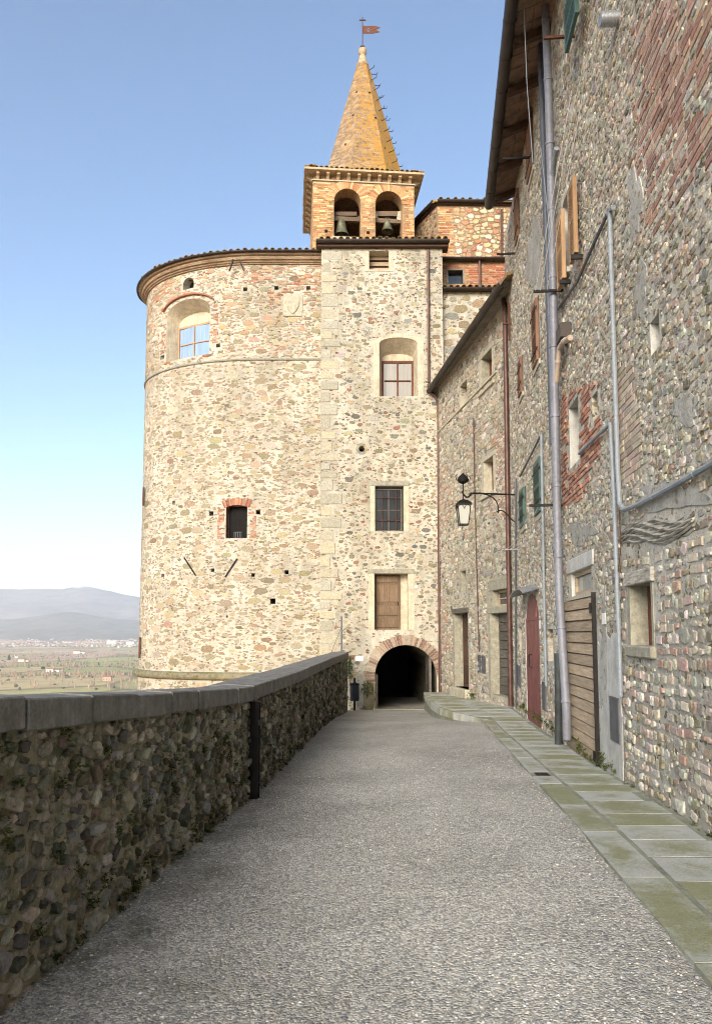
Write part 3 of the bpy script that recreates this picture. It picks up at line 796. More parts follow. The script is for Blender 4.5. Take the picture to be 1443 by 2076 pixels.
# loose-looking pebbles standing proud of the road surface near the camera
def pebble_field(n, d0, d1, smin, smax, name):
    vv, ff, cc = [], [], []; pal = [(0.27, 0.26, 0.245), (0.42, 0.40, 0.36), (0.17, 0.18, 0.19), (0.50, 0.47, 0.41), (0.34, 0.30, 0.25), (0.60, 0.58, 0.54), (0.3, 0.3, 0.3)]
    for _ in range(n):
        d = d0 + (d1 - d0) * R.random() ** 2.0; x = R.uniform(par_x(d) + .02, kerb_out(d) - .01)
        if _ % 9 == 0: d = R.uniform(3, 15); x = par_x(d) + abs(R.gauss(0, .09)) + .01
        s = R.uniform(smin, smax) * (1 if R.random() < .94 else 1.4); a = R.uniform(0, 6.28)
        b = s * R.uniform(.55, .9); h = s * R.uniform(.22, .4); z = road_zx(x, d) - h * .25; k0 = len(vv); ca, sa = math.cos(a), math.sin(a)
        for k in range(6):
            t = 2 * math.pi * k / 6; p, q = s * math.cos(t) * .5, b * math.sin(t) * .5
            vv.append((x + p * ca - q * sa, d + p * sa + q * ca, z))
        for k in range(6):
            t = 2 * math.pi * (k + .5) / 6; p, q = s * math.cos(t) * .33, b * math.sin(t) * .33
            vv.append((x + p * ca - q * sa, d + p * sa + q * ca, z + h * .8))
        vv.append((x, d, z + h)); c = pal[R.randrange(7)]; f = R.uniform(.7, 1.25); cc += [(c[0] * f, c[1] * f, c[2] * f, 1)] * 13
        for k in range(6):
            j = (k + 1) % 6; ff += [(k0 + k, k0 + j, k0 + 6 + k), (k0 + j, k0 + 6 + j, k0 + 6 + k), (k0 + 6 + k, k0 + 6 + j, k0 + 12)]
    me = bpy.data.meshes.new(name); me.from_pydata(vv, [], ff)
    t = me.attributes.new('Col', 'FLOAT_COLOR', 'POINT'); t.data.foreach_set('color', np.array(cc, 'f').ravel())
    me.polygons.foreach_set('use_smooth', [True] * len(me.polygons)); me.materials.append(M['pebbles'])
    o = stuff(link(name, me)); return tag(o, 'pebbles bedded in the grey road surface', 'pebbles')
g = G('road_pebbles', 0.75, 0.3); a_ = g.n('ShaderNodeAttribute', attribute_name='Col').outputs['Color']; g.col(g.mix(0.4, a_, g.mix(1.0, a_, g.ramp(g.noise(120, 3), [(0.3, 0.5), (0.7, 1.3)]), 'MULTIPLY'))); M['pebbles'] = g.m

# ================================================================== parapet
base_px = [(0, 2057), (116, 1961), (233, 1841), (357, 1745), (416, 1691), (507, 1620), (575, 1555), (629, 1498), (674, 1458), (705, 1442.5)]
bp = [on_ground(x, y, road_z) for x, y in base_px]
bp = [(p.x, p.y) for p in bp]
k_ = np.polyfit([p[1] for p in bp[:4]], [p[0] for p in bp[:4]], 1)
PAR = [(np.polyval(k_, d) - .03, d) for d in (-2, 0, 1.2)] + bp
_dd = np.linspace(-2, PAR[-1][1], 90); _xx = np.interp(_dd, [p[1] for p in PAR], [p[0] for p in PAR])
_xx = np.convolve(np.pad(_xx, 6, 'edge'), np.ones(13) / 13, 'valid')
par_x = lambda d: float(np.interp(d, _dd, _xx))
SP = Curve(np.c_[_xx, _dd], left=False)
TOP = [(-5, 1.36), (3.1, 1.335), (4.6, 1.23), (6.2, 1.135), (7.2, 1.085), (8.5, 1.085), (12.5, 1.065), (23.6, 1.045)]
THK = [(-5, .145), (4, .145), (8, .14), (15, .16), (23.6, .2)]
WID = [(-5, .30), (4, .32), (9, .40), (24, .42)]
par = thing('parapet_wall', 'long curving mossy rubble parapet with grey coping along the left of the road', 'wall', SP.P(6, 0))
mb = MB(); n = 90
for i in range(n + 1):
    u = SP.L[-1] * i / n; y = SP.P(u, 0).y; t = lerp_table(TOP, y) - lerp_table(THK, y) + .01; w = lerp_table(WID, y)
    mb.v += [tuple(SP.P(u, -1.8, 0)), tuple(SP.P(u, t, 0)), tuple(SP.P(u, t, -w)), tuple(SP.P(u, -4.5, -w))]
for i in range(n):
    for k in range(3): a = i * 4 + k; mb.f.append((a, a + 1, a + 5, a + 4))
mb.f += [(0, 1, 2, 3), (n * 4, n * 4 + 1, n * 4 + 2, n * 4 + 3)]
mb.build('wall', M['parapet'], par)
cop_px = [36, 170, 267, 336, 391, 436, 472, 503, 549, 590, 620, 644, 662, 676, 687, 697]
cu = [SP.L[0] + .3]
for x in cop_px:
    y = float(np.interp(x, [0, 36, 170, 267, 336, 391, 436, 472, 500, 549, 644, 701], [1417, 1415, 1410, 1407, 1405, 1400, 1399, 1398, 1395, 1381, 1350, 1322]))
    try: cu.append(SP.uv(x, y)[0])
    except TypeError: pass
cu = sorted(cu) + [SP.L[-1]]
cu = [cu[0], (cu[0] + cu[1]) / 2] + cu[1:]
for a, b in zip(cu, cu[1:]):
    if b - a < .12: continue
    m = max(1, int((b - a) / .5)); o_ = R.uniform(-.006, .006); ow = R.uniform(-.008, .008)
    def yy(u): return SP.P(u, 0).y
    mb = MB(); prof_n = 4
    for i in range(m + 1):
        u = a + .006 + (b - a - .012) * i / m; y = yy(u); t, k = lerp_table(TOP, y) + o_, lerp_table(THK, y); w = lerp_table(WID, y)
        mb.v += [tuple(SP.P(u, t - k, .055 + ow)), tuple(SP.P(u, t, .05 + ow)), tuple(SP.P(u, t + .012, -w * .5)), tuple(SP.P(u, t, -w - .04)), tuple(SP.P(u, t - k, -w - .04))]
    for i in range(m):
        for k in range(5): q = i * 5 + k; r_ = i * 5 + (k + 1) % 5; mb.f.append((q, r_, r_ + 5, q + 5))
    mb.f += [(0, 1, 2, 3, 4), tuple(m * 5 + k for k in range(5))]
    mb.build('coping_stone', M['coping'], par, bevel=.008)
pk = Pack(SP, 1.6, SP.L[-1] - .05, -1.0, 1.32, .015)
ygrid = np.array([SP.P(u, 0).y for u in pk.u0 + (np.arange(pk.nu) + .5) * pk.res])
lo = np.interp(ygrid, [t[0] for t in ROAD_Z], [t[1] for t in ROAD_Z]); hi = np.interp(ygrid, [t[0] for t in TOP], [t[1] for t in TOP]) - np.interp(ygrid, [t[0] for t in THK], [t[1] for t in THK])
pk.block_fn(lambda U, V: (V < lo[None, :] - .06) | (V > hi[None, :] - .01))
PC = [tuple(c * .82 for c in q) for q in [(0.16, 0.155, 0.14), (0.36, 0.33, 0.27), (0.42, 0.38, 0.29), (0.27, 0.25, 0.21), (0.19, 0.185, 0.175), (0.48, 0.44, 0.35), (0.62, 0.58, 0.50), (0.56, 0.52, 0.43), (0.33, 0.25, 0.20), (0.38, 0.38, 0.35), (0.55, 0.51, 0.42)]]
pk.fill(90, .12, .20, .07, .13, PC, 20, 'rubble', (.03, .06), tilt=.5)
pk.fill(3800, .05, .14, .035, .08, PC, 20, 'rubble', (.01, .034), tilt=.45, gap=.012)
pk.fill(3500, .045, .09, .03, .06, PC, 16, 'rubble', (.012, .035), tilt=.6, gap=.004)
pk.fill(2600, .04, .08, .03, .06, PC, 8, 'pebble', (.012, .03), tilt=.7)
pk.realise(par, STP)
pebble_field(17000, 2.4, 11.0, .008, .018, 'road_pebbles')
# moss cushions on the parapet face
def moss(S, spots, n, size, mat, parent, name='moss'):
    mb = MB()
    for u, v, r in spots:
        for _ in range(n):
            a, q = R.uniform(0, 6.28), abs(R.gauss(0, r)); p = S.P(u + q * math.cos(a), v + q * .8 * math.sin(a), R.uniform(.008, .05)); e, nn = S.frame(u)
            d1 = Vector((R.uniform(-1, 1) + nn[0] * .6, R.uniform(-1, 1) + nn[1] * .6, R.uniform(-.6, 1))).normalized(); d2 = d1.cross(Vector((R.uniform(-1, 1), R.uniform(-1, 1), R.uniform(-1, 1)))).normalized(); k = size * R.uniform(.5, 1.3)
            mb.add([p - d1 * k * .3, p + d2 * k * .4, p + d1 * k, p - d2 * k * .4], [(0, 1, 2, 3)])
    return stuff(mb.build(name, mat, parent))
g = G('moss_green', .9, .2); g.col(g.mix(g.ramp(g.noise(5, 5, .7), [(.4, 0), (.6, 1)]), (0.03, 0.036, 0.012), (0.085, 0.10, 0.025))); M['moss'] = g.m
sp_ = []
for _ in range(260):
    u = R.uniform(2.7, SP.L[-1]); y = SP.P(u, 0).y; zr, zt = road_z(y), lerp_table(TOP, y) - .16; sp_.append((u, zr + (zt - zr) * R.random() ** 1.5, R.uniform(.02, .07)))
moss(SP, sp_, 46, .016, M['moss'], par)
# iron stanchion fixed to the parapet face
ust = SP.uv(505, 1520)[0]; y_ = SP.P(ust, 0).y; zt = lerp_table(TOP, y_) - lerp_table(THK, y_)
post = thing('iron_stanchion', 'black iron channel post bolted upright to the mossy parapet face', 'post', SP.P(ust, road_z(y_), .05))
MB().sbox(SP, ust - .05, ust - .035, road_z(y_) - .02, zt - .02, .0, .10).sbox(SP, ust - .035, ust + .035, road_z(y_) - .02, zt - .02, .045, .06).sbox(SP, ust + .035, ust + .05, road_z(y_) - .02, zt - .03, .0, .10).build('channel', M['iron'], post)
MB().sbox(SP, ust - .11, ust + .07, zt - .25, zt - .20, .10, .112).build('strap', M['iron'], post)
for k in (.12, .4, .62, .85):
    c = SP.P(ust, road_z(y_) + (zt - road_z(y_)) * k, .06); e, nn = SP.frame(ust)
    MB().tube([c, c + Vector((nn[0], nn[1], 0)) * .03], .016, 6).build('bolt', M['rust'], post)
# ================================================================== round bastion
BD = 24.5
pts = [(-0.9 - .3 * k, BD) for k in range(9)]
bx, ba, bb_ = pts[-1][0], 4.72, 3.3
for k in range(1, 41):
    a = math.pi / 2 * k / 40 * 1.0
    pts.append((bx - ba * math.sin(a), BD + bb_ * (1 - math.cos(a))))
pts += [(bx - ba + .25 * k, BD + bb_ + .9 * k) for k in range(1, 8)]
SB = Curve(pts, left=True)
bas = thing('round_bastion', 'tall round stone bastion left of the gate tower', 'bastion', SB.P(3, -6, -3))
def hole(S, x, y, s=9, d=.35): return opening(S, x - s / 2, x + s / 2, y - s / 2, y + s / 2, d, 0, None, 0, M['dark'])
B_TOP = SB.uv(600, 536)[1]
win = opening(SB, 338, 425, 606, 724, .55, .22, M['plaster'], .12)
M['redbrick'] = mat_plain('red_brick_plain', (0.32, 0.14, 0.08), .9, .4, 14, bump=.4)
low = opening(SB, 458, 501, 1024, 1091, .3, .06, M['redbrick'], 0, M['dark'])
ocu = opening(SB, 371, 393, 562, 585, .35, .5, None, 0, M['dark']); ocu['arch'] = ocu['arch']
holes = [hole(SB, *q) for q in ((497, 586, 8), (560, 583, 8), (625, 583, 8), (442, 700, 8), (329, 724, 8), (428, 1041, 9), (523, 1038, 9), (352, 1018, 6), (431, 1156, 7), (513, 1166, 7), (581, 1160, 8), (553, 1219, 11), (330, 1167, 6), (460, 1250, 4))]
bops = [win, low, ocu] + holes
wall_sheet(SB, 0.05, SB.L[-1], -9, B_TOP + .05, bops, M['bastion'], bas, du=.22)
# cornice of stepped brick, tiles, string course and torus
cor = [(-.1, 0), (.06, 0), (.07, .05), (.12, .06), (.13, .12), (.19, .13), (.22, .20), (.20, .27), (.28, .29), (.30, .36), (-.1, .36)]
M['cornice'] = mat_rubble('cornice_brick', (0.50, 0.37, 0.25), [BRICK2, TAN, TAN, PINK], 9, .7, 4.5, bumpd=.015)
MB().sweep(SB, [(a, b * .78) for a, b in cor], 0.05, SB.L[-1], .18, B_TOP).build('cornice', M['cornice'], bas)
gutter(SB, bas, 0.05, SB.L[-1], B_TOP + .32, .37, None, .18, .6)
tile_row(SB, bas, .2, 12.2, B_TOP + .35, .34, .235, .32)
ap = Vector((-3.2, 30.0, B_TOP + 1.2)); mb = MB(); us = np.linspace(.05, SB.L[-1], 60)
for a, b in zip(us, us[1:]): mb.add([SB.P(a, B_TOP + .32, .3), SB.P(b, B_TOP + .32, .3), ap], [(0, 1, 2)])
mb.build('roof', M['tile'], bas)
band_v = SB.uv(600, 728)[1]; gb = SB.uv(647, 728)[0]
MB().sweep(SB, [(-.05, -.04), (.045, -.035), (.06, 0), (.045, .03), (-.05, .04)], .05, SB.L[-1], .18, band_v).build('string_course', M['dressed'], bas)
tor_v = SB.uv(500, 1372)[1]
M['torus'] = mat_rubble('mossy_torus', (0.34, 0.30, 0.20), [TAN, OLIVE, GREY], 8, .5, 2, moss=((0.10, 0.11, 0.02), .9))
MB().sweep(SB, [(-.05, -.13)] + [(.02 + .14 * math.cos(t), .13 * math.sin(t)) for t in (-1.4, -.8, -.3, .2, .7, 1.2, 1.5)] + [(-.05, .14)], .05, SB.L[-1], .18, tor_v).build('torus_moulding', M['torus'], bas, smooth=True)
# big splayed window
cu_, k_ = (win['u0'] + win['u1']) / 2, 1 - win['splay']
W0, W1 = cu_ + (win['u0'] - cu_) * k_, cu_ + (win['u1'] - cu_) * k_
wz = win['v0'] + (win['v1'] - win['v0']) * .66
window(SB, bas, W0, W1, win['v0'] + .02, wz, -.50, M['tan_frame'], M['sky_curtain'], 2, 2, .07, .06)
plate(SB, bas, 'infill', W0 - .05, W1 + .05, wz + .002, win['v1'], -.56, -.50, M['plaster'])
plate(SB, bas, 'sill', win['u0'] - .05, win['u1'] + .05, win['v0'] - .07, win['v0'] - .002, -.1, .05, M['redbrick'])
mb = MB(); n = 14                                          # red hood over the window
for k in range(n + 1):
    a = math.pi * (.12 + .76 * k / n); h = (win['u1'] - win['u0']) / 2 + .12
    u, v = cu_ + h * math.cos(a) * 1.12, win['v1'] - win['arch'] + (win['arch'] + .12) * math.sin(a)
    mb.v += [tuple(SB.P(u, v, 0)), tuple(SB.P(u, v, .09)), tuple(SB.P(u, v + .06, .08)), tuple(SB.P(u, v + .06, 0))]
for k in range(n):
    for j in range(4): a, b = k * 4 + j, k * 4 + (j + 1) % 4; mb.f.append((a, b, b + 4, a + 4))
mb.build('hood_mould', M['redbrick'], bas)
# lower window: wire mesh and a small cage
for k in range(12):
    u = low['u0'] + (low['u1'] - low['u0']) * (k + .5) / 12
    MB().tube([SB.P(u, low['v0'], -.12), SB.P(u, low['v1'] - .02, -.12)], .004, 4).build('mesh_wire', M['iron'], bas)
mb = MB(); um = (low['u0'] * .55 + low['u1'] * .45)
for k in range(5): mb.tube([SB.P(um - .12 + .06 * k, low['v0'], -.06), SB.P(um - .12 + .06 * k, low['v0'] + .22, -.06)], .007, 4)
mb.tube([SB.P(um - .13, low['v0'] + .21, -.06), SB.P(um + .13, low['v0'] + .21, -.06)], .007, 4); mb.build('guard', M['conduit'], bas)
# carved crest panel
c0 = rect(SB, 574, 613, 597, 641)
cp = plate(SB, bas, 'crest_panel', *c0, -.02, .04, M['dressed_pale'], .01)
uc, vc = (c0[0] + c0[1]) / 2, (c0[2] + c0[3]) / 2; hw, hh = (c0[1] - c0[0]) * .34, (c0[3] - c0[2]) * .42
sh = [(-1, .9), (1, .9), (1, 0), (.6, -.6), (0, -1), (-.6, -.6), (-1, 0)]
MB().prism([SB.P(uc + a * hw, vc + b * hh, .04) for a, b in sh], SB.P(uc, vc, .075) - SB.P(uc, vc, .04)).build('shield', M['dressed_pale'], cp, bevel=.008)
# iron stays
for p in (((375, 1131), (398, 1167)), ((481, 1133), (457, 1170))):
    a, b = [SB.P(*SB.uv(*q, .05), .05) for q in p]; MB().bar(a, b, .035, .035).build('iron_stay', M['iron'], bas)
for p in (((477, 533), (470, 556)), ((489, 533), (498, 556))):
    a, b = [SB.P(*SB.uv(*q, .25), .25) for q in p]; MB().bar(a, b, .05, .04).build('iron_stay', M['iron'], bas)
for y0, y1 in ((980, 1018), (1292, 1336)):
    uu = SB.uv(312, 1000)[0] + .75; a, b = SB.uv(320, y0)[1], SB.uv(320, y1)[1]; MB().bar(SB.P(uu, a, .07), SB.P(uu, b, .07), .05, .06).build('tie_anchor', M['rust'], bas)
pk = Pack(SB, .05, 10.6, -.3, B_TOP, .02); pk.tone, pk.pull = (0.46, 0.39, 0.27), .3
pk.block_ops(bops, .05); pk.block(0, 20, band_v - .06, band_v + .06); pk.block(*c0, .02); pk.block(0, 20, tor_v - .15, tor_v + .16)
BRK = [BRICK, BRICK2, PINK, BRICK3, BRICK2]
pk.bricks(low['u0'] - .3, low['u1'] + .3, low['v0'], low['v1'], BRK, .2, .05)
arch_ring(SB, bas, (low['u0'] + low['u1']) / 2, low['v1'] - 1.0, 1.0, .26, 17, M['brick'], BRK, math.pi / 2 - .44, math.pi / 2 + .44, .012)
pk.block(low['u0'] - .35, low['u1'] + .35, low['v1'], low['v1'] + .3)
for s_ in (win['u0'] - .32, win['u1'] + .02): pk.bricks(s_, s_ + .3, win['v0'] + .2, win['v1'] - .25, BRK, .22, .05, miss=.3)
UP = [TAN, OLIVE, PINK, (0.40, 0.28, 0.14), CREAM, TAN, (0.40, 0.24, 0.15), TAN]; LOWC = [TAN, TAN, OLIVE, (0.36, 0.32, 0.24), TAN, OLIVE, (0.27, 0.21, 0.13), (0.40, 0.33, 0.22), TAN, (0.24, 0.15, 0.10), (0.33, 0.29, 0.2)]  # UP is the warmer set: sunlight on the bastion top put into colour
up = lambda u, v: v > band_v
pk.bricks(.1, 9.5, band_v + 2.0, B_TOP, BRK, .22, .045, miss=.55, where=lambda u, v: math.sin(u * 1.3) + math.sin(v * 5 + u * 3) > .1, mark=False)
pk.fill(420, .18, .42, .09, .18, UP, 8, 'block', (.006, .02), up, .06)
pk.fill(2200, .09, .24, .05, .12, UP, 6, 'rubble', (.005, .018), up, .12)
pk.fill(2600, .06, .14, .03, .08, UP + BRK, 5, 'rubble', (.004, .012), up, .1)
pk.fill(420, .22, .50, .10, .24, LOWC, 3, 'block', (.003, .010), None, .08)
pk.fill(2000, .10, .30, .05, .14, LOWC, 3, 'rubble', (.003, .010), None, .12)
pk.fill(6000, .045, .14, .025, .06, LOWC + [PINK, TAN, RUST], 3, 'rubble', (.002, .008), None, .15)
pk.realise(bas, STM)

# ================================================================== gate tower
TD = 24.0
ST = Flat(0, TD, 1, 0, flip=True)
TX0, TX1 = at(650, 900, TD).x, at(897, 600, TD).x
tow = thing('gate_tower', 'tall square stone gate tower with archway at the end of the road', 'tower', (1, TD + .5, -.8))
T_TOP = ST.uv(770, 503)[1]
arc = opening(ST, 760, 885, 1308, 1440, 12.0, .5, M['parapet']); arc['v0'] = -1.3
niche = opening(ST, 769, 846, 684, 803, .62, .16, M['plaster'], .17)
topw = opening(ST, 748, 788, 508, 546, .55, 0, M['plaster'], 0, M['wood_mid'])
mid = opening(ST, 760, 818, 985, 1077, .26, 0, M['dressed_pale'], 0, M['dark'])
door = opening(ST, 759, 827, 1163, 1277, .42, 0, M['plaster'], .0)
tube = opening(ST, 727, 739, 904, 916, .5, .5, None, 0, M['dark'])
tops = [arc, niche, topw, mid, door, tube]
wall_sheet(ST, TX0, TX1, -1.3, T_TOP, tops, M['tower'], tow)
side = Flat(TX0, TD, -.05, 1); wall_sheet(side, 0, 4, -3, T_TOP, [], M['tower'], tow)
side2 = Flat(TX1, TD, 0, 1, flip=True); wall_sheet(side2, 0, 4, -1.3, T_TOP, [], M['tower'], tow)
gutter(ST, tow, TX0 - .16, TX1 + .22, T_TOP + .16, .24, None, None, 1.25)
MB().sbox(ST, TX0 - .14, TX1 + .2, T_TOP - .01, T_TOP + .10, -.3, .16).build('eave_board', M['wood_dark'], tow)
tile_row(ST, tow, TX0 - .1, TX1 + .2, T_TOP + .24, .2, .22, .32)
roof_sheet([(TX0 - .18, TD - .2, T_TOP + .22), (TX1 + .22, TD - .2, T_TOP + .22), (TX1 + .22, TD + 4, T_TOP + 1.5), (TX0 - .4, TD + 4, T_TOP + 1.5)], tow)
pipe(ST, tow, [(868, 506), (868.5, 700), (869, 775)], .045, .07, M['pipe_brown'], clips=3)
# archway: voussoirs, gate leaves, black end sheet painting the passage's shade
uc, rr = (arc['u0'] + arc['u1']) / 2, (arc['u1'] - arc['u0']) / 2
ABR = [(0.22, 0.135, 0.10), (0.27, 0.175, 0.13), (0.31, 0.23, 0.17), (0.18, 0.11, 0.085), (0.35, 0.29, 0.22)]
arch_ring(ST, tow, uc, arc['v1'] - arc['arch'], rr, .33, 46, M['brick'], ABR, -.05, math.pi + .25, .025, .15)
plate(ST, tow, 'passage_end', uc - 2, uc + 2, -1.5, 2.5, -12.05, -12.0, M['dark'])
for sx, u0, u1, w0, w1 in ((-1, arc['u0'] + .02, arc['u0'] + .08, -1.25, -.12), (1, arc['u1'] - .22, arc['u1'] - .16, -1.2, -.15)):
    g0 = MB().sbox(ST, u0, u1, -.82, arc['v1'] - (.95 if sx < 0 else .35), w0, w1).build('gate_leaf', M['wood_grey'], tow)
    for k in range(6):
        ww = w0 + (w1 - w0) * k / 6; MB().sbox(ST, u0 - .012, u1 + .012, -.8, arc['v1'] - (.97 if sx < 0 else .4), ww + .01, ww + .165).build('plank', M['wood_grey'], g0)
mb = MB()
for k in range(5): mb.tube([ST.P(arc['u1'] - .34 + .06 * k, -.8, -.13 - .05 * k), ST.P(arc['u1'] - .34 + .06 * k, .55 - .12 * k, -.13 - .05 * k)], .012, 5)
for v in (-.5, -.05): mb.tube([ST.P(arc['u1'] - .34, v, -.13), ST.P(arc['u1'] - .1, v, -.33)], .012, 5)
mb.build('grille', M['iron'], tow)
MB().sbox(ST, arc['u0'], arc['u1'] - .0, -1.0, -.80, -.35, .02).build('threshold', M['dressed'], tow)
# plinth stones left of the arch
for q in ((737, 757, 1385, 1408), (736, 758, 1408, 1432), (734, 756, 1432, 1442)):
    plate(ST, tow, 'plinth_stone', *rect(ST, *q), -.05, .06, M['torus'], .02)
# upper niche window
cu_, k_ = (niche['u0'] + niche['u1']) / 2, 1 - niche['splay']
a, b = cu_ + (niche['u0'] - cu_) * k_, cu_ + (niche['u1'] - cu_) * k_; wz = ST.uv(800, 733, -.62)[1]
window(ST, tow, a - .02, b + .02, niche['v0'] + .02, wz, -.60, M['wood_red'], M['veil'], 2, 2, .07, .07)
plate(ST, tow, 'infill', a - .04, b + .04, wz + .002, niche['v1'], -.66, -.6, M['plaster'])
for q in ((757, 768.5, 690, 806), (847, 858.5, 690, 806)): plate(ST, tow, 'jamb', *rect(ST, *q), -.05, .015, M['plaster'])
mb = MB(); n = 12; h = (niche['u1'] - niche['u0']) / 2
for k in range(n):
    f = [math.pi * (k + t) / n for t in (0, 1)]; vb = niche['v1'] - niche['arch']
    q = [(cu_ + (h + s) * math.cos(x), vb + (niche['arch'] + s * .8) * math.sin(x)) for x, s in ((f[0], 0), (f[1], 0), (f[1], .18), (f[0], .18))]
    mb.hexa([ST.P(x, y, -.03) for x, y in q] + [ST.P(x, y, .014) for x, y in q])
mb.build('arch_band', M['plaster'], tow)
surround(ST, tow, topw, .14, .0, M['plaster']); plate(ST, tow, 'sill', topw['u0'] - .14, topw['u1'] + .14, topw['v0'] - .06, topw['v0'] - .002, -.05, .02, M['plaster'])
for k in range(3):
    v = topw['v0'] + (topw['v1'] - topw['v0']) * (.25 + .27 * k); plate(ST, tow, 'board', topw['u0'], topw['u1'], v, v + .13, -.5 + .06 * k, -.46 + .06 * k, M['wood_mid'])
surround(ST, tow, mid, .16, .17, M['plaster'], lintel_mat=M['dressed'])
w_ = window(ST, tow, mid['u0'] + .01, mid['u1'] - .04, mid['v0'] + .01, mid['v1'] - .06, -.22, M['wood_grey'], M['glass'], 2, 2, .05, .05)
for k in (1, 3):
    u = mid['u0'] + (mid['u1'] - mid['u0']) * k / 4; MB().tube([ST.P(u, mid['v0'] + .02, -.14), ST.P(u, mid['v1'] - .1, -.14)], .012, 6).build('bar', M['rust'], w_)
for k in (1, 3):
    v = mid['v0'] + (mid['v1'] - mid['v0']) * k / 4; MB().tube([ST.P(mid['u0'] + .06, v, -.13), ST.P(mid['u1'] - .1, v, -.13)], .012, 6).build('bar', M['rust'], w_)
surround(ST, tow, door, .2, .15, M['plaster'], lintel_mat=M['dressed'])
d0, d1 = door['u0'] + .0, ST.uv(811, 1220, -.4)[0]
dr = plate(ST, tow, 'door', d0, d1, door['v0'], door['v1'], -.42, -.36, M['wood_old'])
for q in ((.04, .22), (.26, .44), (.5, .82), (.86, .97)):
    plate(ST, dr, 'panel', d0 + .06, d1 - .06, door['v0'] + (door['v1'] - door['v0']) * q[0], door['v0'] + (door['v1'] - door['v0']) * q[1], -.36, -.335, M['wood_old'], .012)
MB().tube([ST.P(d1 - .08, door['v0'] + .8, -.34), ST.P(d1 - .08, door['v0'] + .92, -.34)], .015, 6).build('handle', M['iron'], dr)
plate(ST, tow, 'door_back', d1, door['u1'], door['v0'], door['v1'], -.425, -.41, M['plaster'])
q = rect(ST, 719, 750, 897, 922); 
arch_ring(ST, tow, (tube['u0'] + tube['u1']) / 2, (tube['v0'] + tube['v1']) / 2, (tube['u1'] - tube['u0']) / 2, .1, 8, M['stone'], [GREY, TAN], 0, 2 * math.pi, .015, .05, (tube['v1'] - tube['v0']) / 2, 'ring_stone')
pk = Pack(ST, TX0, TX1, -.9, T_TOP, .02); pk.tone, pk.pull = (0.46, 0.40, 0.29), .18
pk.block_ops([dict(arc, v1=arc['v1'] + .42, u0=arc['u0'] - .42), dict(door, u0=door['u0'] - .24, u1=door['u1'] + .24, v1=door['v1'] + .18), dict(mid, u0=mid['u0'] - .2, u1=mid['u1'] + .2, v1=mid['v1'] + .2),
              dict(niche, u0=niche['u0'] - .2, u1=niche['u1'] + .22, v1=niche['v1'] + .2), dict(topw, u0=topw['u0'] - .17, u1=topw['u1'] + .17, v0=topw['v0'] - .1), dict(tube, u0=tube['u0'] - .12, u1=tube['u1'] + .12, v0=tube['v0'] - .12, v1=tube['v1'] + .12)], .02)
v = .9; alt = 0                                            # quoins of the left corner, proud and uneven
while v < T_TOP - .3:
    h = R.uniform(.27, .46); l = R.uniform(.5, .74) if alt else R.uniform(.32, .46); alt = not alt
    mb = MB().sbox(ST, TX0 - .012, TX0 + l, v + .012, v + h - .022, -.12, R.uniform(.008, .03))
    me = mb.mesh('quoin', M['stone'], bevel=.045); t = me.attributes.new('Col', 'FLOAT_COLOR', 'POINT'); t.data.foreach_set('color', np.ones(len(me.vertices) * 4, 'f'))
    o = link('quoin', me, tow); c = R.choice([(0.40, .36, .27), (.38, .36, .29), (.44, .39, .28), (.34, .32, .25)] + ([(.45, .37, .22)] if v > 9 else [])); o.color = (*c, 1)
    pk.block(TX0, TX0 + l, v, v + h, 0); v += h
TC = [OLIVE, TAN, RUST, GREY, DARK, TAN, OLIVE, OLIVE, TAN, GGREEN]
pk.fill(150, .18, .36, .11, .2, TC, 2, 'rubble', (.003, .010), None, .12)
pk.fill(1500, .08, .22, .05, .13, TC, 2, 'rubble', (.003, .011), None, .2)
pk.fill(2200, .04, .12, .03, .07, TC + [BRICK2, CREAM], 2, 'rubble', (.004, .014), None, .2)
pk.realise(tow, STM)

# wall and brick lean-to right of the tower
lean = thing('brick_lean_to', 'small brick lean-to with a broken window between tower and far house', 'building', (3.8, TD + .8, -.3))
SL = Flat(TX1, TD + .35, 1, 0, flip=True); l1 = SL.uv(900, 592)[1]
wall_sheet(SL, 0, 4, -1, l1, [], M['tower'], lean)
pk = Pack(SL, 0.02, 3, 6, l1 - .05, .02); pk.fill(300, .15, .5, .12, .3, [TAN, GREY, OLIVE], 3, 'block', (.01, .02)); pk.fill(300, .06, .16, .04, .1, TC, 3, 'rubble', (.01, .02)); pk.realise(lean, STM)
gutter(SL, lean, -.02, 3.5, l1 + .05, .22)
tile_row(SL, lean, 0, 3.0, l1 + .12, .16, .22, .3)
SL2 = Flat(TX1, TD + 1.2, 1, 0, flip=True); a = SL2.uv(900, 588)[1] - .1; b = SL2.uv(900, 533)[1]
roof_sheet([(TX1, TD + .2, l1 + .1), (TX1 + 4, TD + .2, l1 + .1), (TX1 + 4, TD + 1.3, l1 + .45), (TX1, TD + 1.3, l1 + .45)], lean)
ow = opening(SL2, 908, 938, 548, 575, .2, 0, M['wood_grey'], 0, M['glass'])
wall_sheet(SL2, 0, 4, l1 - .2, b + .05, [ow], M['belfry'], lean)
pk = Pack(SL2, .02, 3, a, b, .02); pk.block_ops([ow], .05); pk.bricks(.02, 2.6, a, b, [BRICK, BRICK2, BRICK, PINK], .25, .055, where=lambda u, v: not (1.0 < u < 1.12)); pk.realise(lean, STM)
surround(SL2, lean, ow, .05, .05, M['dressed'], .03)
gutter(SL2, lean, -.02, 3.5, b + .1, .2); MB().tube([SL2.P(1.45, b + .05, .12), SL2.P(1.45, l1 + .3, .12)], .05, 8).build('downpipe', M['pipe_brown'], lean, smooth=True)
roof_sheet([(TX1, TD + 1.0, b + .14), (TX1 + 4, TD + 1.0, b + .14), (TX1 + 4, TD + 3.7, b + .9), (TX1, TD + 3.7, b + .9)], lean)

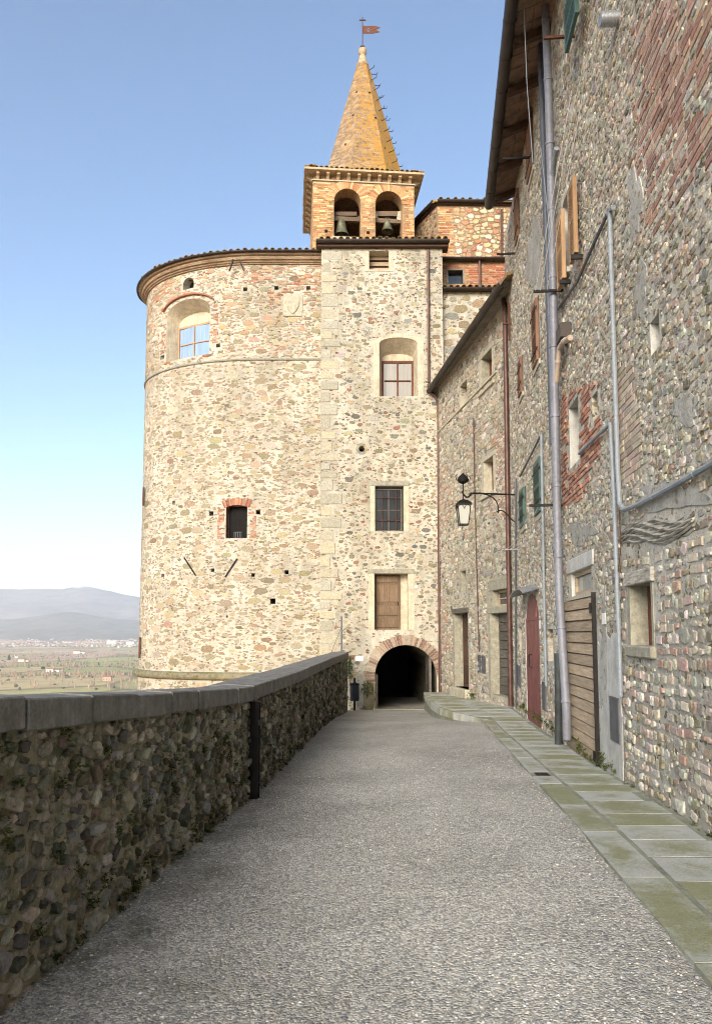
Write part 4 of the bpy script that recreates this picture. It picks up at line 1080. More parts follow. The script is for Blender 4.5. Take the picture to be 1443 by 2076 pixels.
# ================================================================== belfry
be = thing('belfry', 'square brick belfry with two bell arches and an orange lichened spire', 'belfry', (.2, 29.3, 13))
th = math.radians(4.8); E1, E2 = Vector((math.cos(th), math.sin(th))), Vector((-math.sin(th), math.cos(th)))
c0 = Vector((at(634, 400, 27.2).x, 27.2)); LB = 3.95
SF = Flat(c0.x, c0.y, E1.x, E1.y, flip=True); SLf = Flat(c0.x, c0.y, E2.x, E2.y)
cr = c0 + E1 * LB; SR = Flat(cr.x, cr.y, E2.x, E2.y, flip=True); cb = c0 + E2 * LB; SBk = Flat(cb.x, cb.y, E1.x, E1.y)
b_top = SF.uv(740, 371)[1]
o1 = opening(SF, 677, 731, 382, 478, .6, .5); o2 = opening(SF, 761, 815, 387, 484, .6, .5); o2['v0'] = o1['v0'] = min(o1['v0'], o2['v0'])
bh = [hole(SF, 661, 468, 6), hole(SF, 746, 471, 6)]
wall_sheet(SF, 0, LB, 12, b_top, [o1, o2] + bh, M['belfry'], be)
wall_sheet(SLf, 0, LB, 12, b_top, [], M['belfry'], be); wall_sheet(SR, 0, LB, 12, b_top, [], M['belfry'], be); wall_sheet(SBk, 0, LB, 12, b_top, [], M['belfry'], be)
MB().add([SF.P(.3, o1['v0'] - .01, -.3), SF.P(LB - .3, o1['v0'] - .01, -.3), SF.P(LB - .3, o1['v0'] - .01, -LB + .1), SF.P(.3, o1['v0'] - .01, -LB + .1)], [(0, 1, 2, 3)]).build('bell_floor', M['beam'], be)
BRB = [(0.56, 0.29, 0.13), (0.62, 0.36, 0.17), (0.48, 0.22, 0.10), (0.64, 0.42, 0.23), (0.58, 0.36, 0.19)]  # orange brick, deepened to carry the sunlight on the belfry
for o in (o1, o2):
    arch_ring(SF, be, (o['u0'] + o['u1']) / 2, o['v1'] - o['arch'], (o['u1'] - o['u0']) / 2, .33, 25, M['brick'], BRB, .0, math.pi, .02, .1)
    plate(SF, be, 'sill', o['u0'] - .06, o['u1'] + .06, o['v0'] - .12, o['v0'] - .003, -.5, .05, M['dressed_pale'])
    for dv, hh_, ww in ((.86, .17, -.5), (1.08, .12, -.7)):
        plate(SF, be, 'beam', o['u0'] + .002, o['u1'] - .002, o['v0'] + dv, o['v0'] + dv + hh_, ww, ww + .16, M['beam'])
pk = Pack(SF, .02, LB - .02, 15.0, b_top, .02); pk.block_ops([dict(o, v1=o['v1'] + .3, u0=o['u0'] - .05, u1=o['u1'] + .05) for o in (o1, o2)] + bh, .02)
pk.bricks(.03, LB - .03, 15.0, b_top - .03, BRB, .27, .062, .014, (.004, .016)); pk.realise(be, STM)
pk = Pack(SLf, .02, LB - .02, 14.0, b_top, .02); pk.bricks(.03, LB - .03, 14.0, b_top - .03, BRB, .27, .062, .014, (.004, .016)); pk.realise(be, STM, 60)
# corbel table and projecting eave
M['corbel'] = mat_plain('warm_corbel_stone', (0.50, 0.38, 0.24), .9, .4, 8, bump=.4)
for S_ in (SF, SLf, SR):
    plate(S_, be, 'corbel_course', -.02, LB + .02, b_top + .002, b_top + .05, -.1, .05, M['dressed_pale'])
    for k in range(10):
        u = .12 + (LB - .36) * k / 9
        q = [(.0, .05), (.04, .05), (.12, .13), (.24, .18), (.24, .26), (.0, .26)]
        MB().prism([S_.P(u, b_top + b, a) for a, b in q], S_.P(u + .12, 0, 0) - S_.P(u, 0, 0)).build('corbel', M['corbel'], be)
ec = [c0 - E1 * .34 - E2 * .34, c0 + E1 * (LB + .34) - E2 * .34, c0 + E1 * (LB + .34) + E2 * (LB + .34), c0 - E1 * .34 + E2 * (LB + .34)]
MB().prism([(p.x, p.y, b_top + .262) for p in ec], (0, 0, .08)).build('eave_slab', M['corbel'], be)
MB().prism([(p.x, p.y, b_top + .0) for p in (c0 + E1 * .02 + E2 * .02, c0 + E1 * (LB - .02) + E2 * .02, c0 + E1 * (LB - .02) + E2 * (LB - .02), c0 + E1 * .02 + E2 * (LB - .02))], (0, 0, .26)).build('top_course', M['belfry'], be)
for S_ in (SF, SLf, SR):
    tile_row(S_, be, -.36, LB + .36, b_top + .355, .33, .2, .2)
ez = b_top + .34; cc_ = c0 + (E1 + E2) * LB / 2
mb = MB()
for k in range(4):
    a, b = ec[k], ec[(k + 1) % 4]; i0, i1 = cc_ + (a - cc_) * .5, cc_ + (b - cc_) * .5
    mb.quad((a.x, a.y, ez), (b.x, b.y, ez), (i1.x, i1.y, ez + .42), (i0.x, i0.y, ez + .42))
mb.build('roof_skirt', M['tile'], be)
def mat_spire():
    g = G('lichened_spire', .95, .2)
    n = g.n('ShaderNodeTexBrick'); n.inputs['Scale'].default_value = 1.0
    c = g.mix(g.noise(5, 6, .7), (0.26, 0.17, 0.10), (0.47, 0.32, 0.19))
    c = g.mix(g.ramp(g.noise(1.6, 5, .7), [(.5, 0), (.62, .7)]), c, (0.20, 0.15, 0.10))
    c = g.mix(g.ramp(g.noise(30, 3, .8, g.pos((1, 1, 4))), [(.4, 0), (.6, .4)]), c, (0.5, 0.40, 0.29))
    cells = g.vor(1.0, 'F1', g.pos((4.5, 4.5, 13)))
    c = g.mix(.75, c, g.mix(1.0, c, g.ramp(g.sep(cells['Color'], 0), [(0, .5), (.5, 1.0), (1, 1.5)]), 'MULTIPLY'))
    c = g.mix(g.ramp(g.noise(3, 7, .8), [(.48, 0), (.58, .8)]), c, (0.19, 0.15, 0.11))
    x = g.math('ADD', g.math('MULTIPLY', g.math('SUBTRACT', g.sep(g.pos(), 0), .15), .16), .40)
    li = g.math('ADD', g.math('MULTIPLY', g.noise(7, 8, .85), 1.1), g.math('MULTIPLY', x, .45))
    c = g.mix(g.ramp(li, [(.735, 0), (.775, .95)]), c, (0.52, 0.27, 0.05))
    g.nt.nodes.remove(n); return g.col(c).bump(g.math('ADD', g.noise(26, 5, .7, g.pos((1, 1, 4))), g.math('MULTIPLY', g.vor(1.0, 'DISTANCE_TO_EDGE', g.pos((4.5, 4.5, 13)))[0], 2.0)), .9, .04).m
ctr = Vector((cc_.x + .14, cc_.y)); ax, sz0, sz1 = at(735, 130, ctr.y), ez + .1, at(735, 133, ctr.y).z
rb = (at(821, 340, ctr.y).x - at(660, 340, ctr.y).x) / 2 * 1.12
n8 = 8; mb = MB(); lev = 12; r_top = .26
def spire_pt(k, t, out=0.0):
    a = math.radians(22.5 + 8) + 2 * math.pi * k / 8; r = (rb * 1.03) + (r_top - rb * 1.03) * t + out
    return Vector((ctr.x + r * math.cos(a), ctr.y + r * math.sin(a), sz0 + (sz1 - sz0) * t))
for l in range(lev + 1): mb.v += [tuple(spire_pt(k, l / lev)) for k in range(8)]
for l in range(lev):
    for k in range(8): a, b = l * 8 + k, l * 8 + (k + 1) % 8; mb.f.append((a, b, b + 8, a + 8))
mb.f.append(tuple(lev * 8 + k for k in range(8)))
sp = mb.build('spire', mat_spire(), be)
for i in range(10):                                        # climbing irons: one row in the face, one on the edge
    t = .94 - i * .085
    for kf, kk in ((6.45, 0), (7.35, 1)):
        k0 = int(kf); a, b = spire_pt(k0, t), spire_pt((k0 + 1) % 8, t); p = a + (b - a) * (kf - k0); n_ = Vector((p.x - ctr.x, p.y - ctr.y, 0)).normalized()
        MB().tube([p - n_ * .02, p + n_ * .26, p + n_ * .30 + Vector((0, 0, .09))], .014, 5).build('climbing_iron', M['iron'], sp)
for x, y in ((723, 186), (749, 187), (716, 233), (761, 238), (700, 292), (780, 300)):
    r0 = ray(x, y); best = None
    for k in range(8):
        a, b, c = spire_pt(k, 0), spire_pt((k + 1) % 8, 0), spire_pt(k, 1); nn = (b - a).cross(c - a); den = Vector(r0).dot(nn)
        t = (a - Vector((0, 0, EYE))).dot(nn) / den; P = Vector((0, 0, EYE)) + Vector(r0) * t
        if nn.dot(Vector((ctr.x, ctr.y, 0)) - Vector((a.x, a.y, 0))) > 0: nn = -nn
        if Vector(r0).dot(nn) < 0 and (best is None or t > best[0]): best = (t, P, nn.normalized())
    MB().tube([best[1] - best[2] * .05, best[1] + best[2] * .012], .05, 8).build('putlog_hole', M['dark'], sp)  # near-black disc painted on for each shaded hole
fz = sz1
MB().lathe([(.0, 0), (.26, 0), (.25, .06), (.16, .10), (.17, .30), (.13, .42), (.10, .46), (.16, .54), (.185, .64), (.16, .74), (.08, .80), (0, .81)], (ctr.x, ctr.y, fz), 14).build('finial', M['corbel'], sp, smooth=True)
# weather vane
vz = fz + .8; vt = at(737, 34, ctr.y).z; vane = thing('weather_vane', 'rusty iron weather vane with cross and pennant on the spire', 'weather vane', (ctr.x, ctr.y, vz))
MB().tube([(ctr.x, ctr.y, vz - .05), (ctr.x, ctr.y, vt)], .022, 6).build('rod', M['rust'], vane)
MB().bar((ctr.x - .14, ctr.y, vt - .13), (ctr.x + .14, ctr.y, vt - .13), .035, .035).bar((ctr.x - .09, ctr.y, vz + .1), (ctr.x + .09, ctr.y, vz + .1), .04, .04).build('cross_arm', M['rust'], vane)
fh, fl = vt - .57, .72; fx = ctr.x + .02
M['vane'] = mat_plain('rusted_vane_sheet', (0.15, 0.055, 0.028), .8, .3, 14)
cells = MB(); hs = [(0, .34)]                              # pennant with a pierced quatrefoil and a forked tail
for i in range(9):
    for j in range(9):
        x0, x1, z0, z1 = fx + i * .05, fx + (i + 1) * .05, fh - .17 + j * .038, fh - .17 + (j + 1) * .038
        p, q = i - 4.5 + .5, j - 4
        if abs(p) + abs(q) in (1, 2) and (p == 0 or q == 0) or (abs(p) == 2 and abs(q) == 2) and False: continue
        cells.box(x0, x1, ctr.y - .008, ctr.y + .008, z0, z1)
cells.prism([(fx + .45, ctr.y - .008, fh - .17), (fx + .72, ctr.y - .008, fh - .10), (fx + .58, ctr.y - .008, fh - .02), (fx + .45, ctr.y - .008, fh)], (0, .016, 0))
cells.prism([(fx + .45, ctr.y - .008, fh), (fx + .58, ctr.y - .008, fh + .02), (fx + .74, ctr.y - .008, fh + .09), (fx + .6, ctr.y - .008, fh + .15), (fx + .45, ctr.y - .008, fh + .172)], (0, .016, 0))
cells.build('pennant', M['vane'], vane)
# bells
def bell(name, label, px, py, rad, h, w, wheel=False):
    u, v = SF.uv(px, py, w); p = SF.P(u, v, w)
    t = thing(name, label, 'bell', p, None)
    MB().lathe([(rad, 0), (rad * .97, .03), (rad * .86, h * .14), (rad * .70, h * .34), (rad * .60, h * .6), (rad * .55, h * .8), (rad * .42, h * .93), (rad * .12, h), (0, h)], p, 24).lathe([(rad * .96, 0), (rad * .8, h * .12), (rad * .5, h * .8), (0, h * .9)], p, 24).build('body', M['bronze'], t, smooth=True)
    MB().tube([p + Vector((0, 0, h * .85)), p + Vector((0, 0, -.02))], .014, 5).lathe([(0, -.12), (.05, -.09), (.06, -.04), (.03, 0), (0, .02)], p, 10).build('clapper', M['iron'], t, smooth=True)
    MB().tube([p + Vector((-.06, 0, h * .97)), p + Vector((-.05, 0, h + .12)), p + Vector((.05, 0, h + .12)), p + Vector((.06, 0, h * .97))], .022, 6).build('crown', M['bronze'], t, smooth=True)
    if wheel:
        MB().bar(p + Vector((-.45, -.0, h + .2)), p + Vector((.45, .0, h + .2)), .16, .2).build('headstock', M['beam'], t)
        for s in (-1, 1):
            MB().prism([p + Vector((s * a, -.1, b)) for a, b in ((.36, h * .9), (.62, h * .75), (.62, h + .3), (.42, h + .28))], (0, .12, 0)).build('counterweight', M['dressed_pale'], t)
    else: MB().bar(p + Vector((-.6, 0, h + .2)), p + Vector((.6, 0, h + .2)), .14, .16).build('headstock', M['beam'], t)
bell('bell', 'large green bronze bell in the left arch of the belfry', 692, 477, .30, .66, -.45)
bell('bell', 'smaller dark bell with stone counterweights in the right belfry arch', 785, 469, .24, .5, -.45, True)

# ================================================================== upper apse
apz = thing('upper_apse', 'sunlit polygonal stone apse with tiled roof behind the gate tower', 'building', (4.5, 27.6, 12))
pa = at(886, 420, 27.4); S1 = Flat(pa.x, 27.4, 1, .02, flip=True); pb = Vector((at(835, 470, 29.2).x, 29.2)); S2 = Flat(pb.x, pb.y, pa.x - pb.x, 27.4 - pb.y, flip=True)
az = S1.uv(900, 416)[1]; L2 = math.hypot(pa.x - pb.x, 27.4 - pb.y)
wall_sheet(S1, 0, 5, 11, az, [], M['cornice'], apz); wall_sheet(S2, 0, L2, 11, az, [], M['cornice'], apz)
for S_, a, b in ((S1, -.02, 5), (S2, -.2, L2 + .02)):
    gutter(S_, apz, a, b, az + .1, .2); plate(S_, apz, 'eave_board', a, b, az, az + .06, -.2, .12, M['wood_dark']); tile_row(S_, apz, a, min(b, 3.4), az + .17, .15, .3, .3)
roof_sheet([(pb.x - .3, pb.y, az + .12), (pa.x - .1, 27.2, az + .12), (pa.x + 5, 27.2, az + .12), (pa.x + 5, 31, az + 1.4), (pb.x, 32, az + 1.4)], apz)
AC = [(0.60, 0.47, 0.29), (0.52, 0.38, 0.22), (0.62, 0.53, 0.38), (0.48, 0.34, 0.19), BRICK2]  # front-face palette, bright and warm with the sunlight painted in
pk = Pack(S1, .03, 3.2, 14.6, az - .03, .02); pk.bricks(.03, .62, 14.6, az - .05, BRB + [BRICK], .25, .06); pk.fill(500, .12, .30, .08, .2, AC, 10, 'rubble', (.012, .035)); pk.fill(900, .06, .14, .04, .1, AC, 6, 'rubble', (.01, .02)); pk.realise(apz, STM)
pk = Pack(S2, .03, L2, 14.2, az - .03, .02); pk.fill(600, .10, .24, .07, .16, [OLIVE, TAN, RUST, PINK], 8, 'rubble', (.012, .035)); pk.realise(apz, STM)  # left face gets a darker palette, its shade painted in
pipe(S1, apz, [(1017, 424), (1017, 520)], .05, .08, M['pipe_brown'], clips=2)
# ================================================================== far house
FA, FB = Vector((3.74, 17.15)), Vector((at(890, 1100, TD).x, TD - .02))
SFH = Flat(FA.x, FA.y, FB.x - FA.x, FB.y - FA.y); LF = (FB - FA).length
fh_ = thing('far_house', 'low stone house with curved eave between near house and gate tower', 'house', (3.6, 20, -.2))
EZ = 9.65; ea, eb = atz(1019, 574, EZ), atz(872, 790, EZ)
pdoor = opening(SFH, 922, 949, 1243, 1395, .3, 0, M['dressed'])
gdoor = opening(SFH, 995, 1034, 1243, 1412, .28, 0, M['dressed'])
trans = opening(SFH, 998, 1034, 1195, 1229, .22, 0, M['dressed'])
fw = [opening(SFH, 976, 997, 716, 784, .3, 0, M['dressed']), opening(SFH, 932, 946, 776, 832, .3, 0, None), opening(SFH, 981, 1000, 930, 1000, .3, 0, M['dressed_pale']), opening(SFH, 935, 944, 1158, 1200, .25, 0, M['dressed'], 0, M['dark'])]
fholes = [hole(SFH, 952, 1003, 8), hole(SFH, 990, 1062, 6)]
fops = [pdoor, gdoor, trans] + fw + fholes
wall_sheet(SFH, -.3, LF, -1.2, EZ + .1, fops, M['farhouse'], fh_)
for o in fw[:3]: window(SFH, fh_, o['u0'], o['u1'], o['v0'], o['v1'], -.28, M['wood_red'], M['veil'], 2, 1, .07, .06)
for o in (fw[0], fw[2]): surround(SFH, fh_, o, .18, .12, M['dressed_pale'], .006, .1)
surround(SFH, fh_, fw[3], .12, .08, M['dressed'], .006)
plate(SFH, fh_, 'lintel', pdoor['u0'] - .1, pdoor['u1'] + .12, pdoor['v1'] + .002, pdoor['v1'] + .14, -.25, .05, M['wood_grey'])
plate(SFH, fh_, 'step', pdoor['u0'] - .1, pdoor['u1'] + .1, pave_z(21) - .1, pdoor['v0'], -.3, .14, M['dressed_pale'], .02)
d_ = plate(SFH, fh_, 'door', pdoor['u0'], pdoor['u1'], pdoor['v0'], pdoor['v1'], -.30, -.25, M['wood_dark'])
for i in range(2):
    for j, (a, b) in enumerate(((.05, .30), (.36, .62), (.67, .95))):
        w_ = pdoor['u1'] - pdoor['u0']; h_ = pdoor['v1'] - pdoor['v0']; plate(SFH, d_, 'panel', pdoor['u0'] + w_ * (.08 + .46 * i), pdoor['u0'] + w_ * (.46 + .46 * i), pdoor['v0'] + h_ * a, pdoor['v0'] + h_ * b, -.25, -.235, M['wood_dark'], .01)
d_ = plate(SFH, fh_, 'door', gdoor['u0'], gdoor['u1'], gdoor['v0'], gdoor['v1'], -.28, -.24, M['wood_grey'])
for k in range(9):
    h_ = (gdoor['v1'] - gdoor['v0']) / 9
    for s in range(2): plate(SFH, d_, 'plank', gdoor['u0'] + (gdoor['u1'] - gdoor['u0']) * (.5 * s) + .012, gdoor['u0'] + (gdoor['u1'] - gdoor['u0']) * (.5 * s + .5) - .012, gdoor['v0'] + h_ * k + .008, gdoor['v0'] + h_ * (k + 1) - .008, -.24, -.215, M['wood_grey'], .005)
window(SFH, fh_, trans['u0'], trans['u1'], trans['v0'], trans['v1'], -.2, M['wood_mid'], M['glass'], 1, 2, .06, .05)
plate(SFH, fh_, 'lintel', trans['u0'] - .2, trans['u1'] + .25, trans['v1'] + .002, trans['v1'] + .28, -.1, .02, M['dressed'], .01)
plate(SFH, fh_, 'lintel', gdoor['u0'] - .2, gdoor['u1'] + .25, gdoor['v1'] + .002, trans['v0'] - .002, -.1, .015, M['dressed'], .01)
for o, s in ((gdoor, 1), (pdoor, 1)): plate(SFH, fh_, 'jamb', o['u1'] + .001, o['u1'] + .16, o['v0'] - .1, o['v1'], -.08, .012, M['dressed'])
for q in ((969, 976, 1328, 1364), (977.5, 985, 1329, 1366)): plate(SFH, fh_, 'meter_box', *rect(SFH, *q), -.02, .02, M['meter'], .004)
# eave: sloping soffit, fascia, gutter along the measured eave line
SE = Flat(ea.x, ea.y, eb.x - ea.x, eb.y - ea.y); LE = (eb - ea).length
gutter(SE, fh_, -.05, LE + .1, EZ, 0.02, None, None, 1.35)
for k in range(14): MB().sweep(SE, [(.02 + a * 1.42, b * 1.42) for a, b in GUT], LE * (k + .5) / 14, LE * (k + .5) / 14 + .02, None, EZ).build('gutter_joint', M['gutter'], fh_)
M['soffit'] = mat_plain('soffit_boards', (0.27, 0.24, 0.19), .9, .4, 6, bump=.4)
nb = 22
for k in range(nb):
    u0, u1 = LE * k / nb + .01, LE * (k + 1) / nb - .01
    MB().hexa([SE.P(u0, EZ + .02, -.04), SE.P(u1, EZ + .02, -.04), SE.P(u1, EZ + .26, -.85), SE.P(u0, EZ + .26, -.85), SE.P(u0, EZ + .06, -.04), SE.P(u1, EZ + .06, -.04), SE.P(u1, EZ + .30, -.85), SE.P(u0, EZ + .30, -.85)]).build('soffit_tile', M['soffit'], fh_)
roof_sheet([SE.P(-.3, EZ + .12, .0), SE.P(LE + .3, EZ + .12, .0), SE.P(LE + .3, EZ + 1.6, -4), SE.P(-.3, EZ + 1.6, -4)], fh_)
pipe(ST, fh_, [(869, 778), (870, 793), (882, 803), (889, 815), (889.5, 1000), (891, 1200), (892, 1403)], .055, .09, M['pipe_brown'], n=10, clips=5)
S_pipe = SFH
pipe(SFH, fh_, [(1001, 588), (1004, 598), (1020, 606), (1023, 620), (1026, 800), (1030, 1100), (1035, 1431)], .06, .12, M['pipe_brown'], clips=5)
pipe(SFH, fh_, [(959.5, 848), (962, 1000), (966, 1150), (971, 1322)], .018, .03, M['pipe_brown'], 'cable', 6)
u0, v0 = SFH.uv(950, 812); plate(SFH, fh_, 'ledge', SFH.uv(1008, 780)[0], LF - .1, v0 - .03, v0 + .02, -.02, .04, M['dressed_pale'])
pk = Pack(SFH, .02, LF - .05, -.4, EZ, .02); pk.tone, pk.pull = (0.52, 0.47, 0.37), .4; pk.block_ops(fops, .06)
for o in (fw[0], fw[2], fw[3]): pk.block(o['u0'], o['u1'], o['v0'], o['v1'], .18)
pk.block(gdoor['u0'] - .1, gdoor['u1'] + .2, gdoor['v0'], trans['v1'] + .3); pk.block(pdoor['u0'] - .1, pdoor['u1'] + .18, pdoor['v0'] - .2, pdoor['v1'] + .16)
HB = [PINK, BRICK2, (0.34, 0.19, 0.13), CREAM, PALE]
bz = SFH.uv(950, 1000)[1]; pk.bricks(.3, LF - .2, 1, EZ - .4, HB, .25, .055, where=lambda u, v: math.sin(u * 1.1 + .6) + math.sin(v * 1.4) + .3 * math.sin(u * 5 + v * 4) > 1.05, mark=False)
FC = [TAN, OLIVE, CREAM, GREY, PINK, GREY, DARK, TAN, PALE]
pk.fill(260, .2, .42, .12, .24, FC, 5, 'rubble', (.012, .03)); pk.fill(2200, .09, .24, .06, .15, FC, 5, 'rubble', (.01, .03)); pk.fill(3200, .05, .12, .035, .08, FC, 4, 'rubble', (.008, .02))
pk.realise(fh_, STM)

# ================================================================== near house
SN = Flat(NH_X0, 0, NH_K, 1)
nh = thing('near_house', 'tall rubble and brick house front along the right edge', 'house', (4, 9, 0))
uend = SN.uv(1037, 1300)[0]
GZ = 11.2; ga, gb_ = atz(993, 415, GZ), atz(1040, 0, GZ)
plank = opening(SN, 1148, 1212, 1213, 1549, .10, 0, M['plaster_grey'])
tran2 = opening(SN, 1158, 1199, 1155, 1206, .12, 0, M['plaster_grey'])
lowin = opening(SN, 1279, 1322, 1184, 1309, .25, 0, M['dressed'])
rdoor = opening(SN, 1066, 1094, 1202, 1478, .12, .3, M['plaster_grey'])
nic1 = opening(SN, 1052, 1058, 1272, 1326, .15, 0, None, 0, M['redbrick'])
nic2 = opening(SN, 1109, 1121, 1276, 1342, .2, 0, None, 0, M['redbrick'])
tall = opening(SN, 1154, 1173, 812, 942, .28, 0, M['plaster_grey'], 0, M['glass'])
small = opening(SN, 1200, 1211, 797, 850, .28, 0, None, 0, M['dark'])
nichr = opening(SN, 1318, 1337, 642, 712, .3, 0, M['plaster_grey'], 0, M['plaster_grey'])
owin = opening(SN, 1143, 1153, 400, 560, .2, 0, M['plaster_grey'], 0, M['glass'])
shs = [(1083, 1093, 612, 742, 'brown_shutter'), (1054, 1060, 728, 802, 'brown_shutter'), (1071, 1081, 232, 360, 'brown_shutter'), (1047, 1053, 388, 492, 'brown_shutter'), (1087, 1100, 932, 1042, 'green'), (1057, 1066, 992, 1068, 'green')]
nops = [plank, tran2, lowin, rdoor, nic1, nic2, tall, small, nichr, owin]
wall_sheet(SN, -12, uend, -1, GZ + .25, nops, M['nearhouse'], nh)
MB().quad(SN.P(uend, -1, 0), SN.P(uend, GZ + .2, 0), SN.P(uend, GZ + .2, -10), SN.P(uend, -1, -10)).build('end_wall', M['nearhouse'], nh)
# roof: eave with soffit tiles, ridge inland
SG = Flat(gb_.x, gb_.y, ga.x - gb_.x, ga.y - gb_.y); LG = (ga - gb_).length
gutter(SG, nh, -14, LG + .02, GZ, .02, None, None, 1.35)
for k in range(9): MB().sweep(SG, [(.02 + a * 1.45, b * 1.45) for a, b in GUT], LG - .6 - k * .75, LG - .57 - k * .75, None, GZ).build('gutter_joint', M['gutter'], nh)
M['eave_tile'] = mat_plain('eave_clay_tile', (0.24, 0.16, 0.11), .9, .4, 5, bump=.3)
for k in range(34):
    for j in range(3):
        u1 = LG - .02 - k * .3; w1 = -.05 - j * .32
        c = MB().hexa([SG.P(u1 - .285, GZ + .05 + .12 * j + .006, w1), SG.P(u1, GZ + .05 + .12 * j + .006, w1), SG.P(u1, GZ + .05 + .12 * j + .12, w1 - .31), SG.P(u1 - .285, GZ + .05 + .12 * j + .12, w1 - .31),
                       SG.P(u1 - .285, GZ + .09 + .12 * j + .006, w1), SG.P(u1, GZ + .09 + .12 * j + .006, w1), SG.P(u1, GZ + .09 + .12 * j + .12, w1 - .31), SG.P(u1 - .285, GZ + .09 + .12 * j + .12, w1 - .31)]).build('eave_tile', M['eave_tile'], nh)
for k in range(9):
    u = LG - .25 - k * 1.1; MB().hexa([SG.P(u, GZ - .08, -.1), SG.P(u + .1, GZ - .08, -.1), SG.P(u + .1, GZ + .2, -.95), SG.P(u, GZ + .2, -.95), SG.P(u, GZ + .05, -.1), SG.P(u + .1, GZ + .05, -.1), SG.P(u + .1, GZ + .34, -.95), SG.P(u, GZ + .34, -.95)]).build('rafter', M['wood_dark'], nh)
RIDGE = 17.6  # unseen ridge, raised this high to block a low sun from the right
roof_sheet([SG.P(-16, GZ + .2, 0), SG.P(LG + .05, GZ + .2, 0), SN.P(uend + .05, RIDGE, -8.0), SN.P(-14, RIDGE, -8.0)], nh, th=.12)
roof_sheet([SN.P(-14, RIDGE, -8.0), SN.P(uend + .05, RIDGE, -8.0), SN.P(uend + .05, 12, -15), SN.P(-14, 12, -15)], nh, th=.12)
MB().add([SN.P(uend, GZ, -.1), SN.P(uend, RIDGE - .15, -8), SN.P(uend, 11.6, -15), SN.P(uend, -1, -15), SN.P(uend, -1, -.1)], [(0, 1, 2, 3, 4)]).build('gable', M['nearhouse'], nh)
# plank door with transom
dz0, dz1 = plank['v0'], plank['v1']; nplk = 15
d_ = plate(SN, nh, 'door', plank['u0'], plank['u1'], dz0, dz1, -.08, -.02, M['wood_mid'])
for k in range(nplk):
    h_ = (dz1 - dz0) / nplk; a, b = dz0 + h_ * k, dz0 + h_ * (k + 1); t = .02
    MB().hexa([SN.P(plank['u0'] + .035, a + .004, -.02), SN.P(plank['u1'], a + .004, -.02), SN.P(plank['u1'], a + .004, .035), SN.P(plank['u0'] + .035, a + .004, .035),
               SN.P(plank['u0'] + .035, b - .003, -.02), SN.P(plank['u1'], b - .003, -.02), SN.P(plank['u1'], b - .012, .018), SN.P(plank['u0'] + .035, b - .012, .018)]).build('plank', M['wood_mid'], d_, bevel=.004)
plate(SN, nh, 'door_frame', plank['u0'] - .005, plank['u0'] + .03, dz0, dz1 + .04, -.05, .05, M['iron'])
for v in (dz0 + .18, dz1 - .22): plate(SN, d_, 'hinge', plank['u0'] + .01, plank['u0'] + .16, v, v + .13, .036, .05, M['iron'])
plate(SN, d_, 'hinge', plank['u1'] - .1, plank['u1'] + .03, dz1 - .4, dz1 - .2, .036, .06, M['iron'])
window(SN, nh, tran2['u0'], tran2['u1'], tran2['v0'], tran2['v1'], -.1, M['wood_mid'], mat_glass('dusty_transom_glass', (.22, .26, .25), .15), 1, 1, .06, .05)
plate(SN, nh, 'sill', tran2['u0'] - .1, tran2['u1'] + .08, tran2['v0'] - .05, tran2['v0'] - .002, -.1, .03, M['dressed_pale'])
plate(SN, nh, 'lintel', tran2['u0'] - .16, tran2['u1'] + .22, tran2['v1'] + .002, tran2['v1'] + .2, -.1, .02, M['plaster_grey'], .01)
# low window
window(SN, nh, lowin['u0'], lowin['u1'], lowin['v0'], lowin['v1'], -.23, M['wood_red'], M['glass'], 2, 1, .05, .06)
plate(SN, nh, 'sill', lowin['u0'] - .08, lowin['u1'] + .1, lowin['v0'] - .12, lowin['v0'] - .002, -.2, .05, M['dressed'], .015)
plate(SN, nh, 'lintel', lowin['u0'] - .1, lowin['u1'] + .12, lowin['v1'] + .002, lowin['v1'] + .14, -.2, .035, M['drift'], .01)
plate(SN, nh, 'jamb', lowin['u1'] + .001, lowin['u1'] + .1, lowin['v0'], lowin['v1'], -.1, .01, M['dressed']); plate(SN, nh, 'jamb', lowin['u0'] - .06, lowin['u0'] - .001, lowin['v0'], lowin['v1'], -.1, .01, M['dressed'])
# red door with tin canopy
q = outline(rdoor); d_ = MB().prism([SN.P(u, v, -.06) for u, v in q], SN.P(0, 0, .03) - SN.P(0, 0, -.0)).build('door', M['red'], nh)
for k in range(4):
    w_ = (rdoor['u1'] - rdoor['u0']) / 4; a = rdoor['u0'] + w_ * k; tp = min(profile(rdoor, a + .01), profile(rdoor, a + w_ - .01)); plate(SN, d_, 'plank', a + .006, a + w_ - .006, rdoor['v0'] + .03, tp - .03, -.031, -.012, M['red'])
for v in (.12, .45, .8): plate(SN, d_, 'strap_hinge', rdoor['u0'] + .02, rdoor['u1'] - .1, rdoor['v0'] + (rdoor['v1'] - rdoor['v0']) * v, rdoor['v0'] + (rdoor['v1'] - rdoor['v0']) * v + .05, -.011, .0, M['red'])
hu, hv = SN.uv(1077, 1340); MB().tube([SN.P(hu, hv - .12, -.01), SN.P(hu, hv - .12, .05), SN.P(hu, hv + .12, .05), SN.P(hu, hv + .12, -.01)], .012, 6).build('handle', M['iron'], d_)
mb = MB(); n = 8
for k in range(n + 1):
    t = k / n; u = rdoor['u0'] - .12 + (rdoor['u1'] - rdoor['u0'] + .3) * t; v = rdoor['v1'] - .02 + .14 * math.sin(math.pi * t) + .015 * math.sin(9 * t)
    for w, dv in ((-.02, .05), (.30, -.04)): mb.v += [tuple(SN.P(u, v + dv, w)), tuple(SN.P(u, v + dv + .012, w))]
